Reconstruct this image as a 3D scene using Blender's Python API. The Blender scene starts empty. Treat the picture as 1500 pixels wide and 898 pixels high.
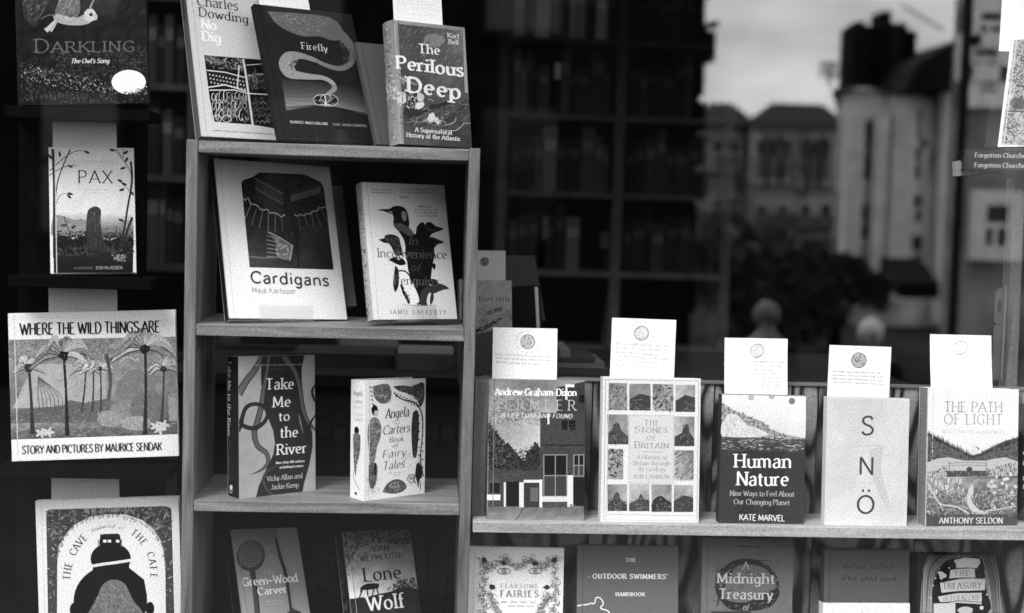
import bpy, bmesh, math, random
import numpy as np
from mathutils import Vector, Matrix

# ------------------------------------------------------------------ camera, sky, sun, exposure
SC = bpy.context.scene
COL = SC.collection
D = math.radians
FPX = 2083.0
CAM = Vector((0.0, -2.15, 1.80))
def RZ(a): return Matrix.Rotation(a, 3, 'Z')
def RX(a): return Matrix.Rotation(a, 3, 'X')
def RY(a): return Matrix.Rotation(a, 3, 'Y')
CR = RZ(D(-3.5)) @ RX(D(90 - 3.96)) @ RZ(D(1.65))
cd = bpy.data.cameras.new('camera')
cam = bpy.data.objects.new('camera', cd); COL.objects.link(cam)
cam.matrix_world = Matrix.Translation(CAM) @ CR.to_4x4()
cd.sensor_width = 36.0; cd.lens = FPX / 1500 * 36; cd.clip_start = 0.05; cd.clip_end = 2000
cd.dof.use_dof = True; cd.dof.focus_distance = 2.20; cd.dof.aperture_fstop = 3.1
SC.camera = cam

SUN_EL, SUN_AZ = 54.0, -36.0          # azimuth measured from straight behind the camera
W = bpy.data.worlds.new('World'); SC.world = W; W.use_nodes = True
wn = W.node_tree.nodes; wl = W.node_tree.links; wn.clear()
wo = wn.new('ShaderNodeOutputWorld'); bg = wn.new('ShaderNodeBackground')
sky = wn.new('ShaderNodeTexSky'); sky.sky_type = 'NISHITA'; sky.sun_disc = False
sky.sun_elevation = D(SUN_EL); sky.sun_rotation = D(180 - SUN_AZ)
sky.air_density = 2.0; sky.dust_density = 0.6; sky.ozone_density = 0.5
bw = wn.new('ShaderNodeRGBToBW')      # the photograph is black and white
cl = wn.new('ShaderNodeTexNoise'); cl.inputs['Scale'].default_value = 9.0; cl.inputs['Detail'].default_value = 5
tc = wn.new('ShaderNodeTexCoord'); mp = wn.new('ShaderNodeMapping'); mp.inputs['Scale'].default_value = (1, 1, 2.6)
wl.new(tc.outputs['Generated'], mp.inputs['Vector']); wl.new(mp.outputs[0], cl.inputs['Vector'])
mr = wn.new('ShaderNodeMapRange'); mr.inputs['From Min'].default_value = .3; mr.inputs['From Max'].default_value = .7
mr.inputs['To Min'].default_value = .74; mr.inputs['To Max'].default_value = 1.26
wl.new(cl.outputs['Fac'], mr.inputs['Value'])
mu = wn.new('ShaderNodeMath'); mu.operation = 'MULTIPLY'
ov = wn.new('ShaderNodeMath'); ov.operation = 'MULTIPLY_ADD'; ov.inputs[1].default_value = .06; ov.inputs[2].default_value = 4.4   # an even overcast veil
wl.new(sky.outputs[0], bw.inputs[0]); wl.new(bw.outputs[0], ov.inputs[0]); wl.new(ov.outputs[0], mu.inputs[0]); wl.new(mr.outputs[0], mu.inputs[1])
wl.new(mu.outputs[0], bg.inputs['Color']); bg.inputs['Strength'].default_value = 0.15
wl.new(bg.outputs[0], wo.inputs['Surface'])
sl = bpy.data.lights.new('sun', 'SUN'); sl.energy = 1.2; sl.angle = D(24)
sun = bpy.data.objects.new('sun', sl); COL.objects.link(sun)
_sd = Vector((math.sin(D(SUN_AZ)) * math.cos(D(SUN_EL)), -math.cos(D(SUN_AZ)) * math.cos(D(SUN_EL)), math.sin(D(SUN_EL))))
sun.rotation_euler = _sd.to_track_quat('Z', 'Y').to_euler()
sun.location = (0, -6, 9)
SC.view_settings.view_transform = 'Standard'; SC.view_settings.look = 'None'
SC.view_settings.exposure = 2.28; SC.view_settings.gamma = 1.0
SC.render.engine = 'CYCLES'; SC.cycles.filter_width = 1.6
SC.cycles.use_denoising = True; SC.cycles.denoiser = 'OPENIMAGEDENOISE'
SC.cycles.use_adaptive_sampling = False
SC.cycles.max_bounces = 8; SC.cycles.diffuse_bounces = 5; SC.cycles.transparent_max_bounces = 12
SC.cycles.glossy_bounces = 3; SC.cycles.sample_clamp_indirect = 4
SC.cycles.caustics_reflective = False; SC.cycles.caustics_refractive = False
GLASS_Y = -0.25

# ------------------------------------------------------------------ helpers
def ray(px, py): return CR @ Vector(((px - 750) / FPX, -(py - 449) / FPX, -1.0))
def at(px, py, Y):
    d = ray(px, py); return CAM + d * ((Y - CAM.y) / d.y)
def mir(px, py, Yp):                    # the place in the street whose reflection in the pane is seen there
    p = at(px, py, Yp); return Vector((p.x, 2 * GLASS_Y - p.y, p.z))
def lin(t):
    t = max(0.0, min(1.0, t / 255.0))
    return t / 12.92 if t <= .04045 else ((t + .055) / 1.055) ** 2.4
def alb(t): return .003 + .82 * lin(t) ** 1.2

MATS = {}
def nmat(name, rough=.6, spec=.2):
    m = bpy.data.materials.new(name); m.use_nodes = True
    b = m.node_tree.nodes['Principled BSDF']
    b.inputs['Roughness'].default_value = rough; b.inputs['Specular IOR Level'].default_value = spec
    return m, m.node_tree.nodes, m.node_tree.links, b
def grain_chain(n, l, src, dst, scale, amt, fine=True, seedv=0.0):
    """multiply src (a colour socket) by a mottle of mean 1 and put it on dst"""
    t = n.new('ShaderNodeTexCoord'); no = n.new('ShaderNodeTexNoise')
    no.inputs['Scale'].default_value = scale; no.inputs['Detail'].default_value = 1.5 if fine else 4
    no.inputs['Roughness'].default_value = .6
    l.new(t.outputs['Object'], no.inputs['Vector'])
    r = n.new('ShaderNodeMapRange'); r.inputs['From Min'].default_value = .25; r.inputs['From Max'].default_value = .75
    r.inputs['To Min'].default_value = 1 - amt; r.inputs['To Max'].default_value = 1 + amt
    l.new(no.outputs['Fac'], r.inputs['Value'])
    v = n.new('ShaderNodeVectorMath'); v.operation = 'SCALE'
    l.new(src, v.inputs[0]); l.new(r.outputs[0], v.inputs['Scale']); l.new(v.outputs[0], dst)
    return v
def print_mat():
    if 'print' in MATS: return MATS['print']
    m, n, l, b = nmat('printed_paper', .6, .05)
    a = n.new('ShaderNodeAttribute'); a.attribute_name = 'tone'
    v = grain_chain(n, l, a.outputs['Color'], b.inputs['Base Color'], 460, .30)
    MATS['print'] = m; return m
def flat(tone, rough=.6, spec=.2, grain=.25, scale=500, key=None):
    k = ('flat', tone, rough, spec, grain, scale)
    if k in MATS: return MATS[k]
    m, n, l, b = nmat(key or 'matt_surface', rough, spec)
    c = n.new('ShaderNodeRGB'); c.outputs[0].default_value = (alb(tone),) * 3 + (1,)
    grain_chain(n, l, c.outputs[0], b.inputs['Base Color'], scale, grain)
    MATS[k] = m; return m
def wood(t0, t1, axis='Z', freq=60, stretch=14, rough=.5, distort=2.5, key='wood', grain=.3, knots=0.0, seed=0.0, lo=.28, hi=.72):
    """fibres along one object axis; with knots > 0 the rings widen into cathedral figures"""
    k = ('wood', t0, t1, axis, freq, stretch, distort, knots, seed, lo, hi)
    if k in MATS: return MATS[k]
    m, n, l, b = nmat(key, rough, .25)
    t = n.new('ShaderNodeTexCoord'); mpn = n.new('ShaderNodeMapping')
    sc = [freq, freq, freq]; sc['XYZ'.index(axis)] = freq / stretch
    mpn.inputs['Scale'].default_value = sc; mpn.inputs['Location'].default_value = (seed, seed * .7, seed * .3)
    l.new(t.outputs['Object'], mpn.inputs[0])
    no = n.new('ShaderNodeTexNoise'); no.inputs['Scale'].default_value = 1; no.inputs['Detail'].default_value = 5
    no.inputs['Distortion'].default_value = distort * .3
    l.new(mpn.outputs[0], no.inputs[0]); fac = no.outputs['Fac']
    if knots:
        n2 = n.new('ShaderNodeTexNoise'); n2.inputs['Scale'].default_value = 1; n2.inputs['Detail'].default_value = 1.0
        m2 = n.new('ShaderNodeMapping'); s2 = [11.0] * 3; s2['XYZ'.index(axis)] = 3.2
        m2.inputs['Scale'].default_value = s2; m2.inputs['Location'].default_value = (seed * 3.1, seed, seed * 2)
        l.new(t.outputs['Object'], m2.inputs[0]); l.new(m2.outputs[0], n2.inputs[0])
        mm = n.new('ShaderNodeMath'); mm.operation = 'MULTIPLY'; mm.inputs[1].default_value = knots * 6.283
        l.new(n2.outputs['Fac'], mm.inputs[0]); sn = n.new('ShaderNodeMath'); sn.operation = 'SINE'; l.new(mm.outputs[0], sn.inputs[0])
        r2 = n.new('ShaderNodeMapRange'); r2.inputs['From Min'].default_value = -1; r2.inputs['To Min'].default_value = .15; r2.inputs['To Max'].default_value = .85
        l.new(sn.outputs[0], r2.inputs['Value'])
        mx = n.new('ShaderNodeMix'); mx.data_type = 'FLOAT'; mx.inputs[0].default_value = .6
        l.new(fac, mx.inputs[2]); l.new(r2.outputs[0], mx.inputs[3]); fac = mx.outputs[0]
    cr = n.new('ShaderNodeValToRGB'); e = cr.color_ramp.elements
    e[0].position = lo; e[1].position = hi
    e[0].color = (alb(t0),) * 3 + (1,); e[1].color = (alb(t1),) * 3 + (1,)
    l.new(fac, cr.inputs[0]); grain_chain(n, l, cr.outputs[0], b.inputs['Base Color'], 460, grain * 1.25)
    bu = n.new('ShaderNodeBump'); bu.inputs['Strength'].default_value = .12; bu.inputs['Distance'].default_value = .001
    l.new(fac, bu.inputs['Height']); l.new(bu.outputs[0], b.inputs['Normal'])
    MATS[k] = m; return m

def empty(name, loc=(0, 0, 0), M=None):
    o = bpy.data.objects.new(name, None); COL.objects.link(o); o.empty_display_size = .05
    if M is None: o.location = loc
    else: o.matrix_world = Matrix.Translation(Vector(loc)) @ M.to_4x4()
    return o
def tag(o, label=None, cat=None, group=None, kind=None):
    if label: o['label'] = label
    if cat: o['category'] = cat
    if group: o['group'] = group
    if kind: o['kind'] = kind
    return o
def link(name, me, mat=None, parent=None, loc=None, M=None):
    o = bpy.data.objects.new(name, me); COL.objects.link(o)
    if mat is not None and not me.materials: me.materials.append(mat)
    if parent is not None: o.parent = parent
    if M is not None: o.matrix_local = Matrix.Translation(Vector(loc or (0, 0, 0))) @ M.to_4x4()
    elif loc is not None: o.location = loc
    return o
class MB:
    """collects boxes, prisms and tubes into one mesh"""
    def __init__(s): s.v = []; s.f = []
    def box(s, x0, x1, y0, y1, z0, z1):
        b = len(s.v)
        s.v += [(x0, y0, z0), (x1, y0, z0), (x1, y1, z0), (x0, y1, z0), (x0, y0, z1), (x1, y0, z1), (x1, y1, z1), (x0, y1, z1)]
        s.f += [tuple(b + i for i in q) for q in ((0, 3, 2, 1), (4, 5, 6, 7), (0, 1, 5, 4), (1, 2, 6, 5), (2, 3, 7, 6), (3, 0, 4, 7))]
        return s
    def hexa(s, pts):
        b = len(s.v); s.v += [tuple(p) for p in pts]
        s.f += [tuple(b + i for i in q) for q in ((0, 3, 2, 1), (4, 5, 6, 7), (0, 1, 5, 4), (1, 2, 6, 5), (2, 3, 7, 6), (3, 0, 4, 7))]
        return s
    def prism(s, pts, y0, y1):          # outline in x,z pushed along y
        b = len(s.v); n = len(pts)
        s.v += [(x, y0, z) for x, z in pts] + [(x, y1, z) for x, z in pts]
        s.f += [tuple(range(b, b + n)), tuple(reversed(range(b + n, b + 2 * n)))]
        s.f += [(b + i, b + n + i, b + n + (i + 1) % n, b + (i + 1) % n) for i in range(n)]
        return s
    def prismz(s, pts, z0, z1):         # outline in x,y pushed along z
        b = len(s.v); n = len(pts)
        s.v += [(x, y, z0) for x, y in pts] + [(x, y, z1) for x, y in pts]
        s.f += [tuple(reversed(range(b, b + n))), tuple(range(b + n, b + 2 * n))]
        s.f += [(b + i, b + (i + 1) % n, b + n + (i + 1) % n, b + n + i) for i in range(n)]
        return s
    def tube(s, p, q, r0, r1=None, n=10):
        r1 = r0 if r1 is None else r1
        p = Vector(p); q = Vector(q); d = (q - p).normalized(); u = d.orthogonal().normalized(); w = d.cross(u)
        b = len(s.v)
        for c, r in ((p, r0), (q, r1)):
            for i in range(n):
                a = i * math.tau / n; s.v.append(tuple(c + u * (math.cos(a) * r) + w * (math.sin(a) * r)))
        s.f += [(b + i, b + (i + 1) % n, b + n + (i + 1) % n, b + n + i) for i in range(n)]
        s.f += [tuple(reversed(range(b, b + n))), tuple(range(b + n, b + 2 * n))]
        return s
    def mesh(s, name, bevel=0):
        me = bpy.data.meshes.new(name); me.from_pydata(s.v, [], s.f)
        bm = bmesh.new(); bm.from_mesh(me)
        bmesh.ops.recalc_face_normals(bm, faces=bm.faces)
        if bevel: bmesh.ops.bevel(bm, geom=bm.edges[:], offset=bevel, segments=1, affect='EDGES', clamp_overlap=True)
        bm.to_mesh(me); bm.free()
        return me
    def build(s, name, mat, parent=None, bevel=0, loc=None, M=None):
        return link(name, s.mesh(name, bevel), mat, parent, loc, M)
def box(name, mat, x0, x1, y0, y1, z0, z1, parent=None, bevel=0, loc=None):
    return MB().box(x0, x1, y0, y1, z0, z1).build(name, mat, parent, bevel, loc)

# ------------------------------------------------------------------ a stroke alphabet for everything printed
# path language: M x y start, L x y line, A cx cy rx ry a0 a1 arc, Q list -> smooth point S x y
G = {
'A': (8, 'M0 0 L4 10 M4 10 L8 0 M1.5 3.4 L6.5 3.4'),
'B': (7.2, 'M1 0 L1 10 M1 10 L3.6 10 A3.6 7.6 2.5 2.4 90 -90 L1 5.2 M3.6 5.2 A3.9 2.6 2.9 2.6 90 -90 L1 0'),
'C': (8, 'M7.6 7.6 A4.6 5 4 5 48 312'),
'D': (8.2, 'M1 0 L1 10 M1 10 L3.4 10 A3.4 5 4.3 5 90 -90 L1 0'),
'E': (6.6, 'M1 0 L1 10 M1 10 L6 10 M1 5.2 L5 5.2 M1 0 L6.2 0'),
'F': (6.2, 'M1 0 L1 10 M1 10 L6 10 M1 5.2 L5 5.2'),
'G': (8.6, 'M7.7 7.9 A4.7 5 4.1 5 50 300 L7.2 .9 M7.2 .6 L7.2 4.4 M5.2 4.4 L7.8 4.4'),
'H': (8.2, 'M1 0 L1 10 M7.2 0 L7.2 10 M1 5.2 L7.2 5.2'),
'I': (2.4, 'M1.2 0 L1.2 10'),
'J': (5, 'M4 10 L4 3 A2.2 2.6 1.8 2.6 0 -150'),
'K': (7.6, 'M1 0 L1 10 M7 10 L1.2 4.4 M3 6 L7.4 0'),
'L': (6.2, 'M1 0 L1 10 M1 0 L6 0'),
'M': (9.8, 'M1 0 L1.4 10 M1.4 10 L4.9 1.4 M4.9 1.4 L8.4 10 M8.4 10 L8.8 0'),
'N': (8.4, 'M1 0 L1 10 M1 10 L7.4 0 M7.4 0 L7.4 10'),
'O': (9, 'M8.6 5 A4.5 5 4.1 5 0 360'),
'P': (6.8, 'M1 0 L1 10 M1 10 L3.6 10 A3.6 7.4 2.7 2.6 90 -90 L1 4.8'),
'Q': (9, 'M8.6 5 A4.5 5 4.1 5 0 360 M5 2 L8.6 -1.2'),
'R': (7.6, 'M1 0 L1 10 M1 10 L3.6 10 A3.6 7.5 2.6 2.5 90 -90 L1 5 M3.8 5 L7.4 0'),
'S': (6.6, 'M5.8 8.4 S4.8 9.8 S3.2 10 S1.4 9.2 S.9 7.6 S1.8 6 S3.6 5.1 S5.3 4.1 S6 2.6 S5.3 .8 S3.4 0 S1.6 .3 S.6 1.7'),
'T': (7.2, 'M3.6 0 L3.6 10 M.3 10 L6.9 10'),
'U': (8, 'M1 10 L1 3.6 A4 3.6 3 3.6 180 360 L7 10'),
'V': (8, 'M.3 10 L4 0 M4 0 L7.7 10'),
'W': (11.6, 'M.3 10 L3.2 0 M3.2 0 L5.8 9 M5.8 9 L8.4 0 M8.4 0 L11.3 10'),
'X': (7.6, 'M.4 10 L7.2 0 M7 10 L.4 0'),
'Y': (7.6, 'M.3 10 L3.8 4.8 M7.3 10 L3.8 4.8 M3.8 4.8 L3.8 0'),
'Z': (7, 'M.8 10 L6.4 10 M6.4 10 L.6 0 M.6 0 L6.6 0'),
'a': (6, 'M1 5.4 S2.6 6.7 S4.3 6.2 S4.9 4.8 L4.9 0 M4.9 3.9 S2.2 3.6 S.8 1.9 S1.8 .1 S3.6 .3 S4.9 1.7'),
'b': (6.4, 'M1 10.4 L1 0 M1 3.3 A3.4 3.3 2.4 3.3 180 -180'),
'c': (5.6, 'M5.1 5.1 A3.4 3.3 2.7 3.3 48 312'),
'd': (6.4, 'M5.4 10.4 L5.4 0 M5.4 3.3 A3 3.3 2.4 3.3 0 360'),
'e': (5.9, 'M.7 3.6 L5.3 3.6 A3.1 3.4 2.3 3.2 5 310'),
'f': (3.9, 'M1.6 0 L1.6 8.4 A3.4 8.4 1.8 2 180 60 M.2 6.4 L3.6 6.4'),
'g': (6.1, 'M5.1 6.5 L5.1 -.8 A3 -.8 2.1 2.2 0 -150 M5.1 3.4 A2.9 3.4 2.2 3.1 0 360'),
'h': (6.5, 'M1 10.4 L1 0 M1 4.2 A3.3 4.2 2.2 2.4 160 0 L5.5 0'),
'i': (2.6, 'M1.3 0 L1.3 6.5 M1.3 8.7 L1.3 9.9'),
'j': (2.8, 'M1.6 6.5 L1.6 -1 A.2 -1 1.4 2 0 -90 M1.6 8.7 L1.6 9.9'),
'k': (6, 'M1 10.4 L1 0 M5.2 6.5 L1.2 2.9 M2.6 4 L5.8 0'),
'l': (2.6, 'M1.3 10.4 L1.3 0'),
'm': (9.8, 'M1 6.5 L1 0 M1 4.4 A3 4.4 2 2.2 160 0 L5 0 M5 4.4 A6.9 4.4 1.9 2.2 160 0 L8.8 0'),
'n': (6.5, 'M1 6.5 L1 0 M1 4.2 A3.3 4.2 2.2 2.4 160 0 L5.5 0'),
'o': (6.4, 'M5.8 3.3 A3.2 3.3 2.6 3.3 0 360'),
'p': (6.4, 'M1 6.5 L1 -3.2 M1 3.3 A3.4 3.3 2.4 3.3 180 -180'),
'q': (6.4, 'M5.4 6.5 L5.4 -3.2 M5.4 3.3 A3 3.3 2.4 3.3 0 360'),
'r': (4.4, 'M1 6.5 L1 0 M1 4 A3 4.2 2 2.4 170 60'),
's': (5, 'M4.3 5.5 S3.4 6.5 S2.2 6.6 S.9 5.7 S.9 4.6 S2.4 3.6 S3.9 2.6 S4.3 1.4 S3.3 .1 S1.8 0 S.6 1.1'),
't': (4.1, 'M1.7 8.6 L1.7 1.6 A3.1 1.6 1.4 1.6 180 290 M.2 6.4 L3.8 6.4'),
'u': (6.5, 'M1 6.5 L1 2.4 A3.2 2.4 2.2 2.4 180 350 M5.5 6.5 L5.5 0'),
'v': (5.8, 'M.3 6.5 L2.9 0 M2.9 0 L5.5 6.5'),
'w': (8.6, 'M.3 6.5 L2.5 0 M2.5 0 L4.3 5.8 M4.3 5.8 L6.1 0 M6.1 0 L8.3 6.5'),
'x': (5.8, 'M.4 6.5 L5.4 0 M5.2 6.5 L.4 0'),
'y': (5.8, 'M.3 6.5 L3 0 M5.5 6.5 L3 0 S1.9 -2.4 S.2 -3'),
'z': (5.4, 'M.7 6.5 L4.8 6.5 M4.8 6.5 L.5 0 M.5 0 L5 0'),
'0': (6.4, 'M5.8 5 A3.2 5 2.6 5 0 360'), '1': (4, 'M2.2 0 L2.2 10 M.8 8.6 L2.2 10'),
"'": (2, 'M1.1 10.2 L.9 7.8'), '-': (4, 'M.6 3.6 L3.4 3.6'), '~': (6, 'M.5 3.4 S1.6 4.6 S3 3.8 S4.4 3 S5.5 4.2'),
'.': (2, 'M1 .1 L1 1.1'), ',': (2, 'M1.2 1 L.7 -1.2'), '&': (8, 'M7.4 0 S3 5.4 S2 8 S3.4 10 S4.8 8.4 S3.4 6 S1 3.6 S1.2 1 S3.6 0 S6 1.6 S7.2 4.6'),
'\u00d6': (9, 'M8.6 5 A4.5 5 4.1 5 0 360 M2.9 12.2 L2.9 13.6 M6.1 12.2 L6.1 13.6'),
}
def crom(P, k=4):
    if len(P) < 3: return P
    o = []; Q = [P[0]] + P + [P[-1]]
    for i in range(1, len(Q) - 2):
        a, b, c, d = Q[i - 1], Q[i], Q[i + 1], Q[i + 2]
        for j in range(k):
            t = j / k
            o.append(tuple(.5 * (2 * b[m] + (c[m] - a[m]) * t + (2 * a[m] - 5 * b[m] + 4 * c[m] - d[m]) * t * t + (3 * b[m] - a[m] - 3 * c[m] + d[m]) * t ** 3) for m in (0, 1)))
    o.append(P[-1]); return o
_GC = {}
def glyph(ch):
    if ch in _GC: return _GC[ch]
    if ch not in G: return _GC.setdefault(ch, (4, []))
    w, s = G[ch]; strokes = []; cur = None; tok = s.replace('M', ' M ').replace('L', ' L ').replace('A', ' A ').replace('S', ' S ').split()
    i = 0; sm = []
    def fl():
        nonlocal sm
        if sm: cur.extend(crom([cur[-1]] + sm)[1:]); sm = []
    while i < len(tok):
        c = tok[i]
        if c != 'S' and cur is not None: fl()
        if c == 'M': cur = [(float(tok[i + 1]), float(tok[i + 2]))]; strokes.append(cur); i += 3
        elif c == 'L': cur.append((float(tok[i + 1]), float(tok[i + 2]))); i += 3
        elif c == 'S': sm.append((float(tok[i + 1]), float(tok[i + 2]))); i += 3
        elif c == 'A':
            cx, cy, rx, ry, a0, a1 = map(float, tok[i + 1:i + 7]); n = max(4, int(abs(a1 - a0) / 24))
            pts = [(cx + rx * math.cos(D(a0 + (a1 - a0) * j / n)), cy + ry * math.sin(D(a0 + (a1 - a0) * j / n))) for j in range(n + 1)]
            if math.dist(pts[0], cur[-1]) < .35: pts = pts[1:]
            cur.extend(pts); i += 7
    fl(); _GC[ch] = (w, strokes); return _GC[ch]
STY = {  # thick, thin, serif length, slant
'serif': (1.5, .55, 1.15, 0), 'serifb': (2.5, .85, 1.35, 0), 'serifl': (1.05, .42, 1.0, 0), 'ital': (1.25, .5, .6, .26), 'italb': (2.0, .75, .8, .26),
'sans': (.95, .85, 0, 0), 'sansb': (1.7, 1.45, 0, 0), 'light': (.7, .6, 0, 0), 'script': (1.35, .35, 0, .22), 'hand': (1.75, 1.0, .35, 0)}

class Art:
    """flat print on one face of a thing. Points are typed in the units of an enlargement of the photograph
    (origin, scale) and carried onto the face in metres, so the print lies on the cover itself."""
    def __init__(s, parent, quad, w, h, place):
        s.parent = parent; s.place = place; s.layer = 1; s.clip = True; s.o = (0, 0, 1)
        src = [Vector(p) for p in quad]; dst = [(0, h), (w, h), (w, 0), (0, 0)]
        A = []; B = []
        for (x, y), (u, v) in zip(src, dst):
            A += [[x, y, 1, 0, 0, 0, -u * x, -u * y], [0, 0, 0, x, y, 1, -v * x, -v * y]]; B += [u, v]
        s.H = np.append(np.linalg.solve(np.array(A, float), np.array(B, float)), 1).reshape(3, 3)
        s.w, s.h = w, h
        s.m = (math.dist(quad[0], quad[3]) / h)         # photo pixels per metre
        s.rng = random.Random(7); s.clear()
    def frame(s, ox, oy, k): s.o = (ox, oy, k); return s
    def clear(s): s.v = []; s.f = []; s.t = []; s.marks = [0]
    def P(s, p):
        ox, oy, k = s.o; x = ox + p[0] / k; y = oy + p[1] / k
        q = s.H @ np.array([x, y, 1.0]); return (q[0] / q[2], q[1] / q[2])
    def L(s, a): return a / s.o[2] / s.m              # a length in the current frame -> metres
    def put(s, pts, tones, sub=0.0):
        b = len(s.v); e = s.layer * 1.6e-6 + sub + 6e-6
        if s.clip: pts = [(min(max(u, 0), s.w), min(max(v, 0), s.h)) for u, v in pts]
        s.v += [s.place(u, v, e) for u, v in pts]; s.f.append(tuple(range(b, b + len(pts))))
        s.t += (tones if isinstance(tones, list) else [tones] * len(pts))
    def up(s): s.layer += 1; return s
    def poly(s, pts, t, smooth=False):
        s.up(); q = [s.P(p) for p in (crom(list(pts) + [pts[0]])[:-1] if smooth else pts)]
        s.put(q, t); return s
    def rect(s, x0, y0, x1, y1, t): return s.poly([(x0, y0), (x1, y0), (x1, y1), (x0, y1)], t)
    def disc(s, cx, cy, rx, ry, t, n=22, jag=0.0, rot=0):
        c, q = math.cos(D(rot)), math.sin(D(rot)); pts = []
        for i in range(n):
            a = i * math.tau / n; k = 1 + s.rng.uniform(-jag, jag); x, y = rx * k * math.cos(a), ry * k * math.sin(a)
            pts.append((cx + x * c - y * q, cy + x * q + y * c))
        return s.poly(pts, t)
    def ribbon(s, q, wid, t, t2=None):
        """q local points, wid function(i, direction) -> width in metres"""
        n = len(q)
        if n < 2: return
        s.sub = (getattr(s, 'sub', 0) + 1) % 5; e = s.sub * 2.6e-7
        Lp = []; Rp = []
        for i in range(n):
            a = q[max(0, i - 1)]; b = q[min(n - 1, i + 1)]
            dx, dy = b[0] - a[0], b[1] - a[1]; d = math.hypot(dx, dy) or 1e-9; dx /= d; dy /= d
            ww = wid(i, (dx, dy)) / 2
            Lp.append((q[i][0] - dy * ww, q[i][1] + dx * ww)); Rp.append((q[i][0] + dy * ww, q[i][1] - dx * ww))
        for i in range(n - 1):
            s.put([Rp[i], Rp[i + 1], Lp[i + 1], Lp[i]], t if t2 is None else t + (t2 - t) * i / (n - 1), e)
    def line(s, pts, w, t, smooth=True, taper=None, t2=None, k=4):
        s.up(); q = [s.P(p) for p in (crom(list(pts), k) if smooth else pts)]; W = s.L(w); n = len(q)
        def f(i, d):
            if taper is None: return W
            x = i / (n - 1); j = x * (len(taper) - 1); a = min(int(j), len(taper) - 2); return W * (taper[a] + (taper[a + 1] - taper[a]) * (j - a))
        s.ribbon(q, f, t, t2); return s
    def ring(s, cx, cy, rx, ry, w, t, a0=0, a1=360, n=24):
        return s.line([(cx + rx * math.cos(D(a0 + (a1 - a0) * i / n)), cy + ry * math.sin(D(a0 + (a1 - a0) * i / n))) for i in range(n + 1)], w, t, smooth=False)
    def grad(s, quad, tt, nx=8, ny=8, noise=0, blotch=0):
        """quad TL TR BR BL with a tone at each corner: printed gradient, mottled"""
        s.up(); TL, TR, BR, BL = quad; rg = s.rng; T = {}
        for j in range(ny + 1):
            for i in range(nx + 1):
                u, v = i / nx, j / ny
                x = (TL[0] * (1 - u) + TR[0] * u) * (1 - v) + (BL[0] * (1 - u) + BR[0] * u) * v
                y = (TL[1] * (1 - u) + TR[1] * u) * (1 - v) + (BL[1] * (1 - u) + BR[1] * u) * v
                t = (tt[0] * (1 - u) + tt[1] * u) * (1 - v) + (tt[3] * (1 - u) + tt[2] * u) * v + rg.uniform(-noise, noise)
                if blotch: t += blotch * (math.sin(u * 7 + v * 4 + 1.3) + math.sin(v * 9 - u * 5) * .8)
                T[i, j] = (s.P((x, y)), t)
        for j in range(ny):
            for i in range(nx):
                c = [T[i, j + 1], T[i + 1, j + 1], T[i + 1, j], T[i, j]]
                s.put([a[0] for a in c], [a[1] for a in c])
        return s
    def specks(s, region, n, size, tones, asp=2.2, ang=None, dens=None):
        """n small leaf-like flecks inside a polygon"""
        s.up(); xs = [p[0] for p in region]; ys = [p[1] for p in region]; rg = s.rng; k = 0; tries = 0
        def inside(x, y):
            c = False; m = len(region)
            for i in range(m):
                (x1, y1), (x2, y2) = region[i], region[i - 1]
                if (y1 > y) != (y2 > y) and x < (x2 - x1) * (y - y1) / (y2 - y1) + x1: c = not c
            return c
        while k < n and tries < n * 12:
            tries += 1; x = rg.uniform(min(xs), max(xs)); y = rg.uniform(min(ys), max(ys))
            if not inside(x, y) or (dens and rg.random() > dens(x, y)): continue
            a = rg.uniform(0, math.tau) if ang is None else D(ang + rg.uniform(-25, 25)); l = rg.uniform(*size); w = l / asp
            c, q = math.cos(a), math.sin(a)
            pts = [(x - l * c, y - l * q), (x + w * q * .6, y - w * c * .6), (x + l * c, y + l * q), (x - w * q * .6, y + w * c * .6)]
            s.put([s.P(p) for p in pts], rg.uniform(*tones), rg.uniform(0, 1.2e-6)); k += 1
        return s
    def text(s, string, p0, p1, cap, t, sty='serif', sc=False, weight=1.0, t2=None):
        """baseline from p0 to p1, cap height in frame units; sc: small capitals"""
        s.up(); a = Vector(s.P(p0)); b = Vector(s.P(p1)); L = (b - a).length
        if not getattr(s, 'one', 0) and s.marks[-1] != len(s.f): s.marks.append(len(s.f))
        ex = (b - a) / L; ey = Vector((-ex.y, ex.x))
        k = s.L(cap) / 10; thick, thin, ser, sl = STY[sty]; thick *= weight; thin *= weight
        items = []; x = 0
        for ch in string:
            f = 1.0
            if ch == ' ': items.append((None, x, f, 3.4)); x += 3.4; continue
            if sc and ch.islower(): ch = ch.upper(); f = .78
            w, st = glyph(ch); items.append((st, x, f, w * f)); x += w * f + .5
        nat = x - .5; room = L / k; gaps = max(1, len(string) - 1)
        tr = (room - nat) / gaps; sx = 1.0
        if tr < .15: sx = room / (nat + .15 * gaps); tr = .15
        elif tr > .6 and string[1:].lower() == string[1:] or ' ' in string and string.upper() != string and tr > .6:
            sx = min(1.32, room / (nat + .6 * gaps)); tr = min(6, (room / sx - nat) / gaps)
        elif tr > 5: tr = 5
        off = 0 if tr < 5 or sx > 1 else (room - nat - tr * gaps) / 2
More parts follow.
